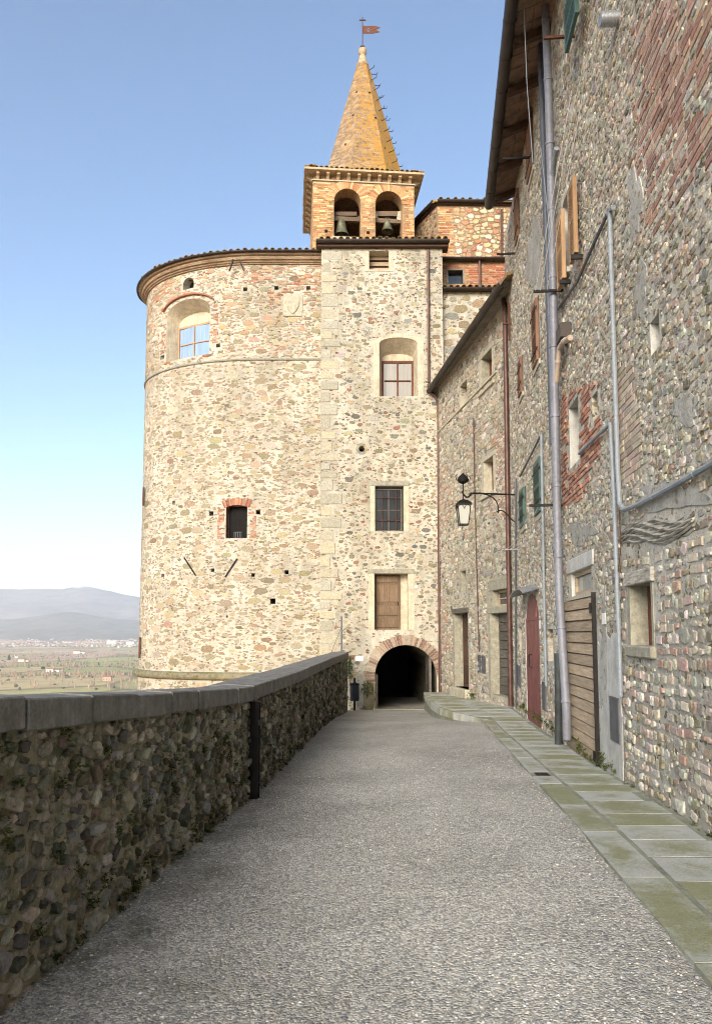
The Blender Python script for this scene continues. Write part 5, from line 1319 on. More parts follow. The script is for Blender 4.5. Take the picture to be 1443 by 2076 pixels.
for k in range(n):
    a = k * 4; mb.f += [(a, a + 2, a + 6, a + 4), (a + 1, a + 5, a + 7, a + 3), (a + 2, a + 3, a + 7, a + 6)]
mb.build('canopy', M['zinc'], nh)
# shutters
for x0, x1, y0, y1, m in shs:
    a, b, c, d = rect(SN, x0, x1, y0, y1); shutter(SN, nh, a, b, c, d, .01, M[m], .05)
    plate(SN, nh, 'lintel', a - .08, b + .08, d + .01, d + .14, -.02, .015, M['dressed_pale']); plate(SN, nh, 'sill', a - .08, b + .08, c - .1, c - .01, -.02, .03, M['dressed_pale'])
    for v in (c + .2, d - .2): MB().bar(SN.P(a - .1, v, .06), SN.P(b + .12, v, .06), .015, .02).build('shutter_stay', M['iron'], nh)
for q in ((1155, 1166, 364, 528), (1130, 1142, 434, 580)):
    a, b, c, d = rect(SN, *q, .1); shutter(SN, nh, a, b, c, d, .07, M['orange'], .055)
    MB().bar(SN.P(a + .05, c - .04, .0), SN.P(a + .05, c - .04, .16), .03, .06).build('shutter_stay', M['iron'], nh)
surround(SN, nh, owin, .06, .1, M['plaster_grey'], .01, .08)
a, b, c, d = rect(SN, 1144, 1167, -30, 70, .2); shutter(SN, nh, a, b, c, d, .16, M['green'], .05)
# pipes, conduits, cables
pipe(SN, nh, [(1091, -20), (1098, 200), (1108, 500), (1114, 700), (1119, 900)], .045, .10, M['pipe_blue'])
pipe(SN, nh, [(1104, -20), (1112, 200), (1117, 400), (1121, 600), (1124, 800), (1128, 1000), (1133, 1200), (1141, 1330), (1148, 1440), (1149, 1500)], .062, .14, M['pipe_grey'], clips=11, n=12)
pipe(SN, nh, [(1131, 1325), (1133, 1420), (1132, 1519)], .06, .10, M['cast'], clips=1)
pipe(SN, nh, [(1128, 300), (1122, 330), (1117, 378)], .04, .12, M['conduit'], 'waste_pipe')
pipe(SN, nh, [(1156, 684), (1142, 692), (1134, 705), (1129, 760), (1127, 775)], .04, .12, M['pvc'], 'waste_pipe', clips=2)
MB().tube([SN.P(*SN.uv(1126, 752, .1), .1), SN.P(*SN.uv(1142, 762, .02), .0)], .035, 8).build('waste_pipe', M['pvc'], nh, smooth=True)
plate(SN, nh, 'flue_box', *rect(SN, 1149, 1159, 661, 691), .0, .16, M['gutter'])
pipe(SN, nh, [(1243, 420), (1237, 424), (1236, 440), (1238, 520), (1246, 760), (1252, 950), (1256, 1020), (1264, 1034), (1300, 1020), (1370, 982), (1460, 930)], .026, .05, M['conduit'], 'conduit', 8, clips=6)
pipe(SN, nh, [(1231, 433), (1205, 490), (1170, 570), (1130, 628)], .022, .04, M['pipe_blue'], 'cable', 6)
pipe(SN, nh, [(1174, 919), (1205, 888), (1237, 859)], .022, .05, M['conduit'], 'conduit', 8, clips=2)
pipe(SN, nh, [(1237, 859), (1244, 1000), (1251, 1200), (1256, 1330), (1258, 1412)], .024, .05, M['conduit'], 'conduit', 8, clips=5)
pipe(SN, nh, [(1054, 966), (1097, 880)], .02, .05, M['pipe_blue'], 'conduit', 6)
pipe(SN, nh, [(1097, 880), (1100, 1050), (1103, 1220), (1107, 1390)], .024, .05, M['conduit'], 'conduit', 8, clips=3)
pipe(SN, nh, [(1046, 970), (1045, 1100), (1045, 1300), (1046, 1436)], .02, .05, M['pipe_blue'], 'conduit', 6)
pipe(SN, nh, [(1255, 1035), (1258, 1110), (1250, 1180), (1257, 1300)], .006, .04, M['rust'], 'cable', 5)
for a, b, w in (((1061, -10), (1068, 170), .5), ((1068, 170), (1080, 330), .45), ((1096, 300), (1116, 480), .2)):
    MB().tube([SN.P(*SN.uv(*a, w), w), SN.P(*SN.uv(*b, w), w)], .007, 4).build('cable', M['conduit'], nh)
def laundry_bracket(px, py, reach, mat=M['iron']):
    u, v = SN.uv(px, py, 0); return MB().bar(SN.P(u, v, -.05), SN.P(u, v, reach), .035, .035).build('laundry_bracket', mat, nh), u, v
laundry_bracket(1080, 318, .55); laundry_bracket(1046, 513, .42); laundry_bracket(1165, 72, .42, M['rust'])
_, ua_, va_ = laundry_bracket(1143, 588, .45); _, ub_, vb_ = laundry_bracket(1140, 1024, .5); _, uc_, vc_ = laundry_bracket(1046, 1114, .42, M['rust'])
for w in (.15, .25, .36, .45):
    pts = [SN.P(ub_ + (uc_ - ub_) * t, vb_ + (vc_ - vb_) * t - .35 * math.sin(math.pi * t) * .7, w * (1 - .1 * t)) for t in [k / 8 for k in range(9)]]
    MB().tube(pts, .006, 4).build('laundry_line', M['white'], nh)
for w in (.25, .35, .42):
    MB().tube([SN.P(ua_, va_, w), SN.P(SN.uv(1210, 440)[0] - .3, va_ + 1.3, w * .8)], .005, 4).build('laundry_line', M['white'], nh)
u0, v0 = SN.uv(1255, 36); c = SN.P(u0, v0, -.02); e2 = Vector((SN.n[0], SN.n[1], 0))
MB().tube([c, c + e2 * .22], .07, 14).build('flue', M['zinc'], nh, smooth=True)
for k in range(5): MB().tube([c + e2 * (.05 + .035 * k), c + e2 * (.065 + .035 * k)], .078, 14).build('flue_ring', M['zinc'], nh, smooth=True)
for q in ((1101, 1108, 1384, 1440), (1240, 1258, 1414, 1504), (1049, 1053, 1348, 1390), (1054, 1057, 1350, 1394)):
    plate(SN, nh, 'meter_box', *rect(SN, *q), -.02, .025, M['meter'], .005)
u0, v0 = SN.uv(1035, 655); MB().bar(SN.P(u0 - .1, v0 - .45, .05), SN.P(u0 - .1, v0 + .45, .05), .05, .04).bar(SN.P(u0 - .1, v0 - .05, .0), SN.P(u0 - .1, v0 - .05, .2), .03, .03).build('tie_anchor', M['rust'], nh)
# twisted log lintel bedded in the wall
la, lb = SN.uv(1258, 1098), SN.uv(1408, 1050); mb = MB()
for j in range(11):
    f = j / 10; o_ = R.uniform(-.03, .03); pts = []
    for k in range(13):
        t = k / 12; u = la[0] + (lb[0] - la[0]) * t; v = la[1] + (lb[1] - la[1]) * t + .05 * math.sin(t * 5 + .6) + (f - .5) * (.2 - .12 * abs(t - .45)) + .018 * math.sin(t * 17 + j * 1.7)
        pts.append(SN.P(u, v, -.004 + .018 * math.sin(math.pi * f) + .008 * math.sin(t * 11 + j * 2)))
    mb.tube(pts, [.016 * (0.35 + math.sin(math.pi * (.06 + .88 * k / 12))) for k in range(13)], 5)
mb.build('log_lintel', M['drift'], nh)
pk = Pack(SN, 2.4, uend - .03, -.3, 11.2, .02); pk.tone, pk.pull = (0.56, 0.53, 0.45), .28; pk.block_ops(nops, .05)
for x0, x1, y0, y1, m in shs: pk.block(*rect(SN, x0, x1, y0, y1), .1)
pk.block(lowin['u0'] - .1, lowin['u1'] + .12, lowin['v0'] - .14, lowin['v1'] + .16); pk.block(tran2['u0'] - .16, tran2['u1'] + .22, dz0, tran2['v1'] + .22)
pk.block(min(la[0], lb[0]), max(la[0], lb[0]), min(la[1], lb[1]) - .1, max(la[1], lb[1]) + .12)
up0 = SN.uv(1262, 1450)[0]; low_u = SN.uv(1215, 1560)[0]
pk.block(up0, plank['u0'], -.4, 1.7)                       # grey render beside the plank door
rp = [(up0 + .02 + R.uniform(-.03, .03), v) for v in np.linspace(-.3, 1.5, 12)] + [(u, 1.55 + R.uniform(-.08, .08)) for u in np.linspace(up0 + .1, plank['u0'] - .12, 6)] + [(plank['u0'] - .08 + R.uniform(-.05, .01), v) for v in np.linspace(1.5, -.3, 12)]
MB().prism([SN.P(u, v, -.02) for u, v in rp], Vector((SN.n[0], SN.n[1], 0)) * .028).build('render_patch', M['plaster_grey'], nh)
def blob(cx, cy, rx, ry, seed, mat=M['plaster_grey'], th=.010):       # old render left on the rubble
    rr = random.Random(seed); q = []
    for k in range(26):
        a = 2 * math.pi * k / 26; f = 1 + .22 * math.sin(3 * a + seed) + .14 * math.sin(7 * a + 2 * seed) + rr.uniform(-.12, .12)
        q.append(SN.uv(cx + rx * f * math.cos(a), cy - ry * f * math.sin(a)))
    MB().prism([SN.P(u, v, -.03) for u, v in q], Vector((SN.n[0], SN.n[1], 0)) * (.03 + th)).build('render_patch', mat, nh)
    n = len(q); A = np.array(q)
    def fn(U, V):
        r = np.zeros(U.shape, bool)
        for i in range(n):
            (a, b), (c, d) = A[i], A[(i + 1) % n]
            if b != d: r ^= ((b > V) != (d > V)) & (U < (c - a) * (V - b) / (d - b) + a)
        return r
    pk.block_fn(fn)
M['render_old'] = mat_rubble('old_lime_render', (0.50, 0.485, 0.44), [PALE, GREY, TAN], 14.0, .22, 1.4, bumpd=.02, dark=.62)
for a in ((1288, 410, 14, 70, 1), (1360, 1010, 70, 26, 2), (1085, 520, 16, 70, 4), (1390, 830, 26, 30, 5), (1180, 1080, 28, 22, 7), (1225, 1330, 7, 120, 9), (1300, 590, 12, 60, 11)): blob(*a, M['render_old'])
def uvp(*px): return [SN.uv(*q) for q in px]
def inside(poly):
    def f(u, v):
        r = False; n = len(poly)
        for i in range(n):
            (a, b), (c, d) = poly[i], poly[(i + 1) % n]
            if (b > v) != (d > v) and u < (c - a) * (v - b) / (d - b) + a: r = not r
        return r
    return f
def pbox(p): return min(q[0] for q in p), max(q[0] for q in p), min(q[1] for q in p), max(q[1] for q in p)
RB = [(0.33, 0.16, 0.11), (0.40, 0.21, 0.15), (0.28, 0.13, 0.095), (0.44, 0.28, 0.20)]
p1 = uvp((1290, -30), (1460, -30), (1460, 300), (1380, 400), (1300, 440), (1282, 200)); wig = inside(p1)
pk.bricks(*pbox(p1), RB, .27, .058, .022, (.002, .010), where=lambda u, v: wig(u + R.gauss(0, .22), v + R.gauss(0, .22)), wander=.03, miss=.16, mark=False)
for e in list(pk.e): pk.block(e[0] - e[2] / 2, e[0] + e[2] / 2, e[1] - e[3] / 2, e[1] + e[3] / 2, 0)
p2 = uvp((1247, 740), (1278, 735), (1300, 850), (1300, 960), (1255, 990), (1238, 900))
pk.bricks(*pbox(p2), [(0.48, 0.40, 0.31), (0.44, 0.36, 0.27), (0.42, 0.31, 0.24)], .25, .06, .012, (.004, .012), where=inside(p2), miss=.03)
p3 = uvp((1138, 800), (1216, 770), (1218, 900), (1180, 1010), (1140, 1030))
pk.bricks(*pbox(p3), [BRICK, BRICK2, BRICK3], .25, .055, .014, (.006, .02), where=inside(p3))
NC = [(0.40, 0.33, 0.22), OLIVE, PALE, GREY, CREAM, TAN, (0.56, 0.52, 0.42), (0.40, 0.35, 0.27), (0.30, 0.25, 0.17), (0.30, 0.19, 0.13), (0.16, 0.15, 0.13), (0.48, 0.43, 0.33), (0.36, 0.33, 0.26)]
LC = [PALE, CREAM, (0.56, 0.51, 0.42), (0.60, 0.56, 0.48), (0.44, 0.35, 0.28), TAN, GREY, (0.45, 0.40, 0.32), (0.36, 0.22, 0.17), OLIVE, (0.16, 0.12, 0.09)]
near = lambda u, v: u < up0 + .1 and v < 2.75
# courses of squared rubble with pink bricks low on the nearest stretch
pk.fill(70, .16, .26, .10, .17, LC, 10, 'rubble', (.012, .03), near, .1, .02)
pk.courses(2.4, up0 + .1, -.25, 2.75, LC, [(0.42, 0.30, 0.23), (0.50, 0.40, 0.32), (0.37, 0.23, 0.17), (0.54, 0.46, 0.38)], .22, where=near)
pk.fill(2500, .04, .08, .03, .06, LC, 8, 'rubble', (.005, .014), near, .2, .01)
up_ = lambda u, v: not near(u, v)
far_ = lambda u, v: not near(u, v) and u > 9.5
pk.fill(260, .13, .24, .09, .17, NC, 5, 'rubble', (.008, .022), up_, .2)
pk.fill(3000, .10, .22, .06, .14, NC + [(0.36, 0.25, 0.18)], 6, 'rubble', (.006, .02), far_, .15)
pk.fill(11000, .07, .16, .04, .095, NC + [(0.36, 0.25, 0.18), CREAM], 10, 'rubble', (.005, .018), up_, .16, .002)
pk.fill(10500, .04, .085, .025, .055, NC + [(0.36, 0.25, 0.18), CREAM], 6, 'rubble', (.003, .012), up_, .25, .002)
pk.realise(nh, STM)
moss(SN, [(R.uniform(5.2, 16.8), pave_z(8) - .02 + abs(R.gauss(0, .07)), R.uniform(.02, .05)) for _ in range(90)], 40, .018, M['moss'], nh)
# ================================================================== street furniture
lu, lv = SN.uv(1044, 1003)
lp = SN.P(min(lu, uend - .15), lv, 0); lamp = thing('street_lamp', 'black wrought iron wall lantern on a scrolled bracket beside the brown downpipe', 'street lamp', lp)
yy = lp.y; tip = at(937, 1003, yy - .25); ld = Vector((tip.x - lp.x, tip.y - lp.y, 0)); LL = ld.length; ld.normalize()
def lq(s, z): return Vector((lp.x, lp.y, lv)) + ld * s + Vector((0, 0, z))
MB().tube([lq(0, 0), lq(LL * .78, 0), lq(LL * .84, -.02), lq(LL * .88, -.09), lq(LL * .93, -.1), lq(LL * .98, -.04), lq(LL, .03)], .02, 7).build('bracket', M['iron'], lamp, smooth=True)
MB().tube([lq(LL * a, b) for a, b in ((0, -.62), (.05, -.60), (.11, -.53), (.17, -.44), (.24, -.38), (.31, -.37), (.345, -.40), (.335, -.43), (.32, -.40), (.33, -.33), (.335, -.25), (.36, -.17), (.42, -.09), (.50, -.04), (.58, -.015), (.68, -.005))], .014, 7).build('scroll', M['iron'], lamp, smooth=True)
MB().bar(lq(-.02, -.72), lq(-.02, .08), .06, .03).build('wall_plate', M['iron'], lamp)
lc = lq(LL * .985, 0); MB().tube([lc + Vector((0, 0, .42)), lc + Vector((0, 0, -.24))], .016, 6).build('stem', M['iron'], lamp)
MB().lathe([(0, .46), (.03, .42), (.10, .36), (.13, .30), (.11, .24), (.03, .20)], lc, 10).build('crown_ornament', M['iron'], lamp, smooth=True)
for k in range(4):
    a = k * math.pi / 2 + .4; MB().tube([lc + Vector((math.cos(a) * r, math.sin(a) * r, z)) for r, z in ((.08, .24), (.17, .28), (.19, .36), (.14, .40))], .008, 5).build('leaf_scroll', M['iron'], lamp)
lt, lb_ = -.26, -.72
def lring(r, z): return [lc + Vector((r * sx, r * sy, z)) for sx, sy in ((-1, -1), (1, -1), (1, 1), (-1, 1))]
MB().add(lring(.17, lt) + lring(.10, lt + .07) + [lc + Vector((0, 0, lt + .12))], [(0, 1, 5, 4), (1, 2, 6, 5), (2, 3, 7, 6), (3, 0, 4, 7), (4, 5, 8), (5, 6, 8), (6, 7, 8), (7, 4, 8), (3, 2, 1, 0)]).build('cap', M['iron'], lamp)
mb = MB(); T_, B_ = lring(.145, lt - .02), lring(.095, lb_)
for k in range(4):
    mb.bar(T_[k], B_[k], .02, .02).bar(B_[k], B_[(k + 1) % 4], .02, .02).bar(T_[k], T_[(k + 1) % 4], .03, .03)
    a, b = T_[k], T_[(k + 1) % 4]
    for j in range(2):
        p, q = a + (b - a) * (.5 * j), a + (b - a) * (.5 * j + .5); mid_ = (p + q) / 2 + Vector((0, 0, -.01)); mb.tube([p + Vector((0, 0, -.1)), p + (mid_ - p) * .4 + Vector((0, 0, -.03)), mid_, q + (mid_ - q) * .4 + Vector((0, 0, -.03)), q + Vector((0, 0, -.1))], .006, 4)
mb.build('cage', M['iron'], lamp)
gl = G('frosted_lantern_glass', .25, .5); gl.col((.62, .62, .56)); gl.b.inputs['Transmission Weight'].default_value = .35
T_, B_ = lring(.138, lt - .03), lring(.088, lb_ + .01)
for k in range(4):
    j = (k + 1) % 4; n_ = (T_[k] + T_[j]) / 2 - lc; n_.z = 0; MB().prism([T_[k], T_[j], B_[j], B_[k]], -n_.normalized() * .004).build('lantern_pane', gl.m, lamp)
MB().lathe([(0, -.40), (.03, -.42), (.035, -.48), (.02, -.53), (0, -.54)], lc, 10).build('bulb', M['white'], lamp, smooth=True)

bp_ = at(718.5, 1440, TD - .45); bp_.z = road_z(bp_.y); s_ = 1.0
lb = thing('litter_bin', 'dark grey litter bin on a post at the end of the parapet', 'litter bin', bp_)
bz0, bz1 = at(718, 1421, bp_.y).z, at(718, 1386, bp_.y).z; br = (at(729, 1400, bp_.y).x - at(710, 1400, bp_.y).x) / 2
M['bin'] = mat_plain('bin_metal', (0.035, 0.04, 0.05), .45, .3, 6, .3)
MB().lathe([(0, bz0), (br * .9, bz0), (br * .95, bz0 + .03), (br, bz1), (br * .93, bz1), (br * .85, bz0 + .05), (0, bz0 + .05)], (bp_.x, bp_.y, 0), 20).build('bucket', M['bin'], lb, smooth=True)
for z in (bz0 + .05, bz0 + .1, bz1 - .05): MB().lathe([(br * 1.0, z - .012), (br * 1.05, z), (br * 1.0, z + .012)], (bp_.x, bp_.y, 0), 20).build('band', M['bin'], lb)
mb = MB().lathe([(br * .9, bz1 - .03), (br * 1.04, bz1 + .0), (br * 1.06, bz1 - .06)], (bp_.x, bp_.y, 0), 14)
mb.v = [(x + R.uniform(-.01, .01), y + R.uniform(-.01, .01), z + R.uniform(-.015, .03)) for x, y, z in mb.v]; mb.build('bin_liner', M['iron'], lb)
MB().tube([(bp_.x, bp_.y + br + .03, bp_.z - .05), (bp_.x, bp_.y + br + .03, bz1 + .12)], .03, 8).lathe([(0, .16), (.035, .13), (.03, .1)], (bp_.x, bp_.y + br + .03, bz1 + .02), 8).build('post', M['iron'], lb)
MB().tube([(bp_.x, bp_.y, bp_.z - .05), (bp_.x, bp_.y, bz0)], .035, 8).build('leg', M['iron'], lb)
tag(plate(ST, None, 'wall_plaque', *rect(ST, 720, 737, 1331, 1340), .005, .03, M['white']), 'small white plaque on the wall just left of the archway', 'plaque')
tag(plate(ST, None, 'house_plate', *rect(ST, 840, 846, 1187, 1193), .012, .03, M['white']), 'tiny white plate right of the upper tower door', 'plaque')
tag(plate(SN, None, 'house_plate', *rect(SN, 1223, 1231, 1243, 1266), .014, .022, M['white']), 'white house plate right of the horizontal plank door', 'plaque')
tag(plate(SN, None, 'house_plate', *rect(SN, 1094.5, 1098, 1258, 1275), .014, .022, M['white']), 'white house plate right of the red door', 'plaque')
tag(plate(SFH, None, 'house_plate', *rect(SFH, 952, 955, 1254, 1263), .014, .022, M['white']), 'white house plate right of the brown panelled door', 'plaque')
# iron stay standing on the end of the coping
sx = at(692.5, 1318, 22.4); st_ = thing('coping_stay', 'grey iron upright with wire stay on the far end of the coping', 'post', (sx.x, sx.y, 1.04))
tz = at(692.5, 1250, 22.4).z; MB().bar((sx.x, sx.y, 1.02), (sx.x, sx.y, tz), .06, .05).build('upright', M['pipe_blue'], st_)
MB().tube([(sx.x, sx.y, tz - .3), (sx.x - .3, sx.y - .3, 1.05)], .008, 4).tube([(sx.x, sx.y, tz - .45), (sx.x + .12, sx.y + .1, tz - .36), (sx.x + .24, sx.y + .2, tz - .5)], .008, 4).build('wire', M['iron'], st_)
# plant rooted in the corner where parapet meets tower
def leaf_mat(name, c):
    g = G(name, .7, .3); r = g.n('ShaderNodeObjectInfo').outputs['Random']; g.col(g.mix(g.noise(14, 3), tuple(x * .45 for x in c), tuple(x * 1.3 for x in c))); return g.m
M['leaf'] = leaf_mat('wall_plant_leaves', (0.05, 0.085, 0.02))
def leaf_clump(name, c, rx, ry, rz, n, s, mat, parent):
    mb = MB()
    for _ in range(n):
        p = Vector((c[0] + R.gauss(0, rx), c[1] + R.gauss(0, ry), c[2] + R.gauss(0, rz))); d1 = Vector((R.uniform(-1, 1), R.uniform(-1, 1), R.uniform(-.6, 1))).normalized(); d2 = d1.cross(Vector((R.uniform(-1, 1), R.uniform(-1, 1), R.uniform(-1, 1)))).normalized()
        k = s * R.uniform(.6, 1.3); mb.add([p, p + d1 * k * .5 + d2 * k * .3, p + d1 * k, p + d1 * k * .5 - d2 * k * .3], [(0, 1, 2, 3)])
    return stuff(mb.build(name, mat, parent))
for (x, y, n, rx, rz, lab) in ((708, 1352, 260, .05, .22, 'green creeper hanging where the parapet meets the tower'), (744, 1398, 160, .12, .12, 'mossy weeds on the stones behind the litter bin')):
    p = at(x, y, TD - .12); t = thing('wall_plant', lab, 'plant', p); leaf_clump('leaves', p, rx, .04, rz, n, .06, M['leaf'], t); MB().tube([p - Vector((0, -.05, .3)), p, p + Vector((.02, .02, .25))], .008, 5).build('stem', M['wood_dark'], t)
wp = SFH.P(SFH.uv(962, 1408)[0], pave_z(20), .06); t = thing('wall_plant', 'small weed tuft at the foot of the far house', 'plant', wp); leaf_clump('leaves', wp + Vector((0, 0, .06)), .07, .06, .05, 70, .07, M['leaf'], t)

# ================================================================== valley, hills, town, haze
def mat_valley():
    g = G('valley_fields', 1.0, .1)
    v = g.vor(.003, 'F1', g.warp(30, .004, (1, .55, 0)))
    c = palette_ramp(g, g.sep(v['Color'], 0), [(0.50, 0.44, 0.18), (0.68, 0.49, 0.30), (0.40, 0.38, 0.15), (0.72, 0.54, 0.34), (0.58, 0.45, 0.22), (0.62, 0.42, 0.28), (0.48, 0.45, 0.18)])
    e = g.vor(.003, 'DISTANCE_TO_EDGE', g.warp(30, .004, (1, .55, 0)))[0]
    c = g.mix(g.ramp(e, [(.0, .7), (.06, 0)]), c, (0.09, 0.07, 0.045))
    c = g.mix(g.ramp(g.noise(.012, 6, .7), [(.45, 0), (.65, .5)]), c, (0.28, 0.20, 0.13))
    c = g.mix(g.ramp(g.noise(.09, 4, .8, g.pos((1, 1, 1))), [(.5, 0), (.7, .4)]), c, (0.16, 0.12, 0.08)); return g.col(c).m
PLAIN = -112.0
def hash_noise(x, y, s):
    return sum(math.sin(x * a / s + b) * math.sin(y * c / s + d_) * w for a, b, c, d_, w in ((1.0, .3, 1.3, 1.1, 1.0), (2.3, 1.7, 1.9, .4, .5), (4.1, .9, 4.7, 2.2, .27), (8.7, 2.9, 7.9, 1.3, .14), (17.0, .5, 15.1, .8, .07)))
def ground_z(x, y):
    t = max(-x - 2.6, y - 70, -y - 60, x - 120); s = max(0.0, min(1.0, t / 330.0)); s = s * s * (3 - 2 * s)
    return -1.95 - max(0, min(1.0, (t + 0.5) / 9)) * 5 + (PLAIN + 7) * s
xs = [-18500, -14000, -10000, -7500, -5500, -4000, -3000, -2200, -1600, -1100, -800, -600, -450, -340, -260, -200, -150, -110, -80, -55, -38, -26, -18, -12, -8, -5.5, -4, -3, -2.6, 0, 5, 20, 60, 120, 200, 320, 460, 700, 1500, 4000, 12000, 18500]
ys = [-7500, -6000, -2000, -800, -400, -250, -150, -100, -60, -40, -20, -8, 0, 8, 16, 24, 32, 45, 60, 70, 100, 140, 190, 250, 330, 420, 600, 900, 1400, 2000, 2800, 3800, 5000, 6500, 8200, 10000, 13000, 18500]
mb = MB()
for y in ys: mb.v += [(x, y, ground_z(x, y)) for x in xs]
for j in range(len(ys) - 1):
    for i in range(len(xs) - 1): a = j * len(xs) + i; mb.f.append((a, a + 1, a + len(xs) + 1, a + len(xs)))
M['valley'] = mat_valley(); structure(mb.build('ground', M['valley']))
def mat_hill(name, c1, c2, snow=None):
    g = G(name, 1.0, .1); c = g.mix(g.ramp(g.noise(.0011, 7, .7), [(.38, 0), (.62, 1)]), c1, c2)
    c = g.mix(g.ramp(g.noise(.0045, 5, .7), [(.5, 0), (.64, .6)]), c, tuple(x * .55 for x in c1))
    if snow: c = g.mix(g.math('MULTIPLY', g.ramp(g.math('MULTIPLY', g.sep(g.pos(), 2), .001), [(snow, 0), (snow + .16, 1)]), g.ramp(g.noise(.003, 6, .75), [(.42, 0), (.55, 1)])), c, (.7, .7, .72))
    return g.col(c).m
def ridge(name, y0, depth, crest, seed, mat, rel):
    """crest: (pixel x, pixel y) skyline; the slope runs down towards the viewer"""
    n, m = 110, 26; X = np.linspace(-900, 900, n); mb = MB(); cz = []
    for px in X:
        py = float(np.interp(px, [c[0] for c in crest], [c[1] for c in crest])); P = at(px, py, y0); cz.append((P.x, P.z))
    for j in range(m + 1):
        t = j / m
        for i in range(n):
            x, z = cz[i]; y = y0 - depth * (1 - t); xx = x * y / y0
            spur = hash_noise(xx + seed * 900, y, 1500) * .5 + hash_noise(xx * 1.3, y * .8 + seed * 500, 520) * .22
            zz = PLAIN - 8 + (z - PLAIN + 8) * (t ** 1.25) + rel * spur * math.sin(math.pi * min(1, t * .98 + .02)) * (1 - .75 * t)
            mb.v.append((xx, y, zz + hash_noise(xx, y, 160) * 8 * t))
    for j in range(m):
        for i in range(n - 1): a = j * n + i; mb.f.append((a, a + 1, a + n + 1, a + n))
    b = len(mb.v)
    for i in range(n): mb.v.append((cz[i][0] * 1.15, y0 * 1.15, PLAIN - 20))
    for i in range(n - 1): a = m * n + i; mb.f.append((a, a + 1, b + i + 1, b + i))
    o = mb.build(name, mat, smooth=True); return structure(o)
crest1 = [(-900, 1215), (-300, 1200), (0, 1193), (40, 1196), (85, 1192), (120, 1196), (150, 1190), (178, 1188), (205, 1195), (240, 1203), (265, 1207), (290, 1212), (420, 1225), (900, 1235)]
crest2 = [(-900, 1255), (-200, 1250), (0, 1256), (60, 1252), (110, 1244), (150, 1240), (200, 1250), (250, 1258), (290, 1256), (900, 1268)]
ridge('mountains', 16000, 5200, crest1, 1, mat_hill('far_mountain', (0.15, 0.12, 0.11), (0.32, 0.27, 0.23), .95), 150)
ridge('hills', 11500, 2900, crest2, 3, mat_hill('foothill_woods', (0.12, 0.11, 0.08), (0.24, 0.20, 0.15)), 110)
# town: a mass of small houses, with the ones that can be told apart as things
wallm = [mat_plain('town_wall_cream', (.62, .54, .44), .9, .1), mat_plain('town_wall_pale', (.72, .68, .62), .9, .1), mat_plain('town_wall_pink', (.55, .36, .27), .9, .1)]
roofm = mat_plain('town_roof', (.33, .17, .11), .9, .2)
def house_geo(wmb, rmb, x, y, z, w, d, h, a):
    Mx = Matrix.Translation((x, y, z)) @ Matrix.Rotation(a, 4, 'Z'); wmb.box(-w / 2, w / 2, -d / 2, d / 2, -2, h, Mx)
    r = d * .25; p = [Mx @ Vector(q) for q in ((-w / 2 - .3, -d / 2 - .3, h), (w / 2 + .3, -d / 2 - .3, h), (w / 2 + .3, d / 2 + .3, h), (-w / 2 - .3, d / 2 + .3, h), (-w / 2, 0, h + r), (w / 2, 0, h + r))]
    rmb.add(p, [(0, 1, 5, 4), (2, 3, 4, 5), (0, 4, 3), (1, 2, 5), (3, 2, 1, 0)])
groups_ = [(MB(), MB()) for _ in range(3)]
for _ in range(2600):
    px = R.uniform(-60, 330); t = R.random() ** 1.5; y = 8600 - 2300 * t + R.gauss(0, 200); x = (px - CX) / F_PX * y
    if math.sin(x * .006) + math.sin(y * .009 + x * .003) < -.5 + R.random(): continue
    k = R.choice((0, 0, 1, 1, 2)); house_geo(*groups_[k], x, y, PLAIN + 4 + max(0, y - 7900) * .035, R.uniform(11, 26), R.uniform(9, 15), R.uniform(6, 14), R.uniform(0, 3.14))
town = thing('distant_town', 'far pale town spread along the foot of the mountains', 'town', (-3200, 7600, PLAIN)); stuff(town)
for k, (w_, r_) in enumerate(groups_): stuff(w_.build('town_walls', wallm[k], town)); stuff(r_.build('town_roofs', roofm, town))
def farm(px, py, wpx, hpx, k, label, flat=False, parts=1):
    y = (EYE - (PLAIN + 5)) * F_PX / (py - HORIZON); y = min(y, 7300.0); x = (px - CX) / F_PX * y; z = ground_z(x, y); w, h = wpx * y / F_PX, hpx * y / F_PX
    t = thing('farmhouse' if not flat else 'warehouse', label, 'house' if not flat else 'warehouse', (x, y, z))
    wmb, rmb = MB(), MB(); a = R.uniform(-.3, .3)
    if flat:
        Mx = Matrix.Translation((x, y, z)) @ Matrix.Rotation(a, 4, 'Z'); wmb.box(-w / 2, w / 2, -w * .3, w * .3, -2, h, Mx); rmb.box(-w / 2 - 1, w / 2 + 1, -w * .3 - 1, w * .3 + 1, h, h + 1.2, Mx)
    else:
        house_geo(wmb, rmb, x, y, z, w, w * .6, h * .7, a)
        if parts > 1: house_geo(wmb, rmb, x + w * .8, y + 4, z, w * .6, w * .5, h * .45, a)
    wmb.build('wall', wallm[k], t); rmb.build('roof', roofm if not flat else wallm[1], t)
    Mx = Matrix.Translation((x, y, z)) @ Matrix.Rotation(a, 4, 'Z'); dd_ = w * .3
    for i in range(3):
        for j in range(2):
            MB().box(-w * .36 + i * w * .3, -w * .36 + i * w * .3 + w * .09, -dd_ - .12, -dd_ + .05, h * (.16 + .28 * j), h * (.30 + .28 * j), Mx).build('window', M['glass'], t)
farm(228, 1308, 17, 10, 1, 'large white block near the middle of the distant town', True); farm(268, 1309, 17, 9, 1, 'white warehouse close to the bastion in the distant town', True)
farm(160, 1323, 14, 6, 1, 'long pale farmhouse alone in the middle of the valley', False, 2); farm(50, 1339, 13, 7, 0, 'cream farmhouse beside dark trees on the left of the valley', False, 2)
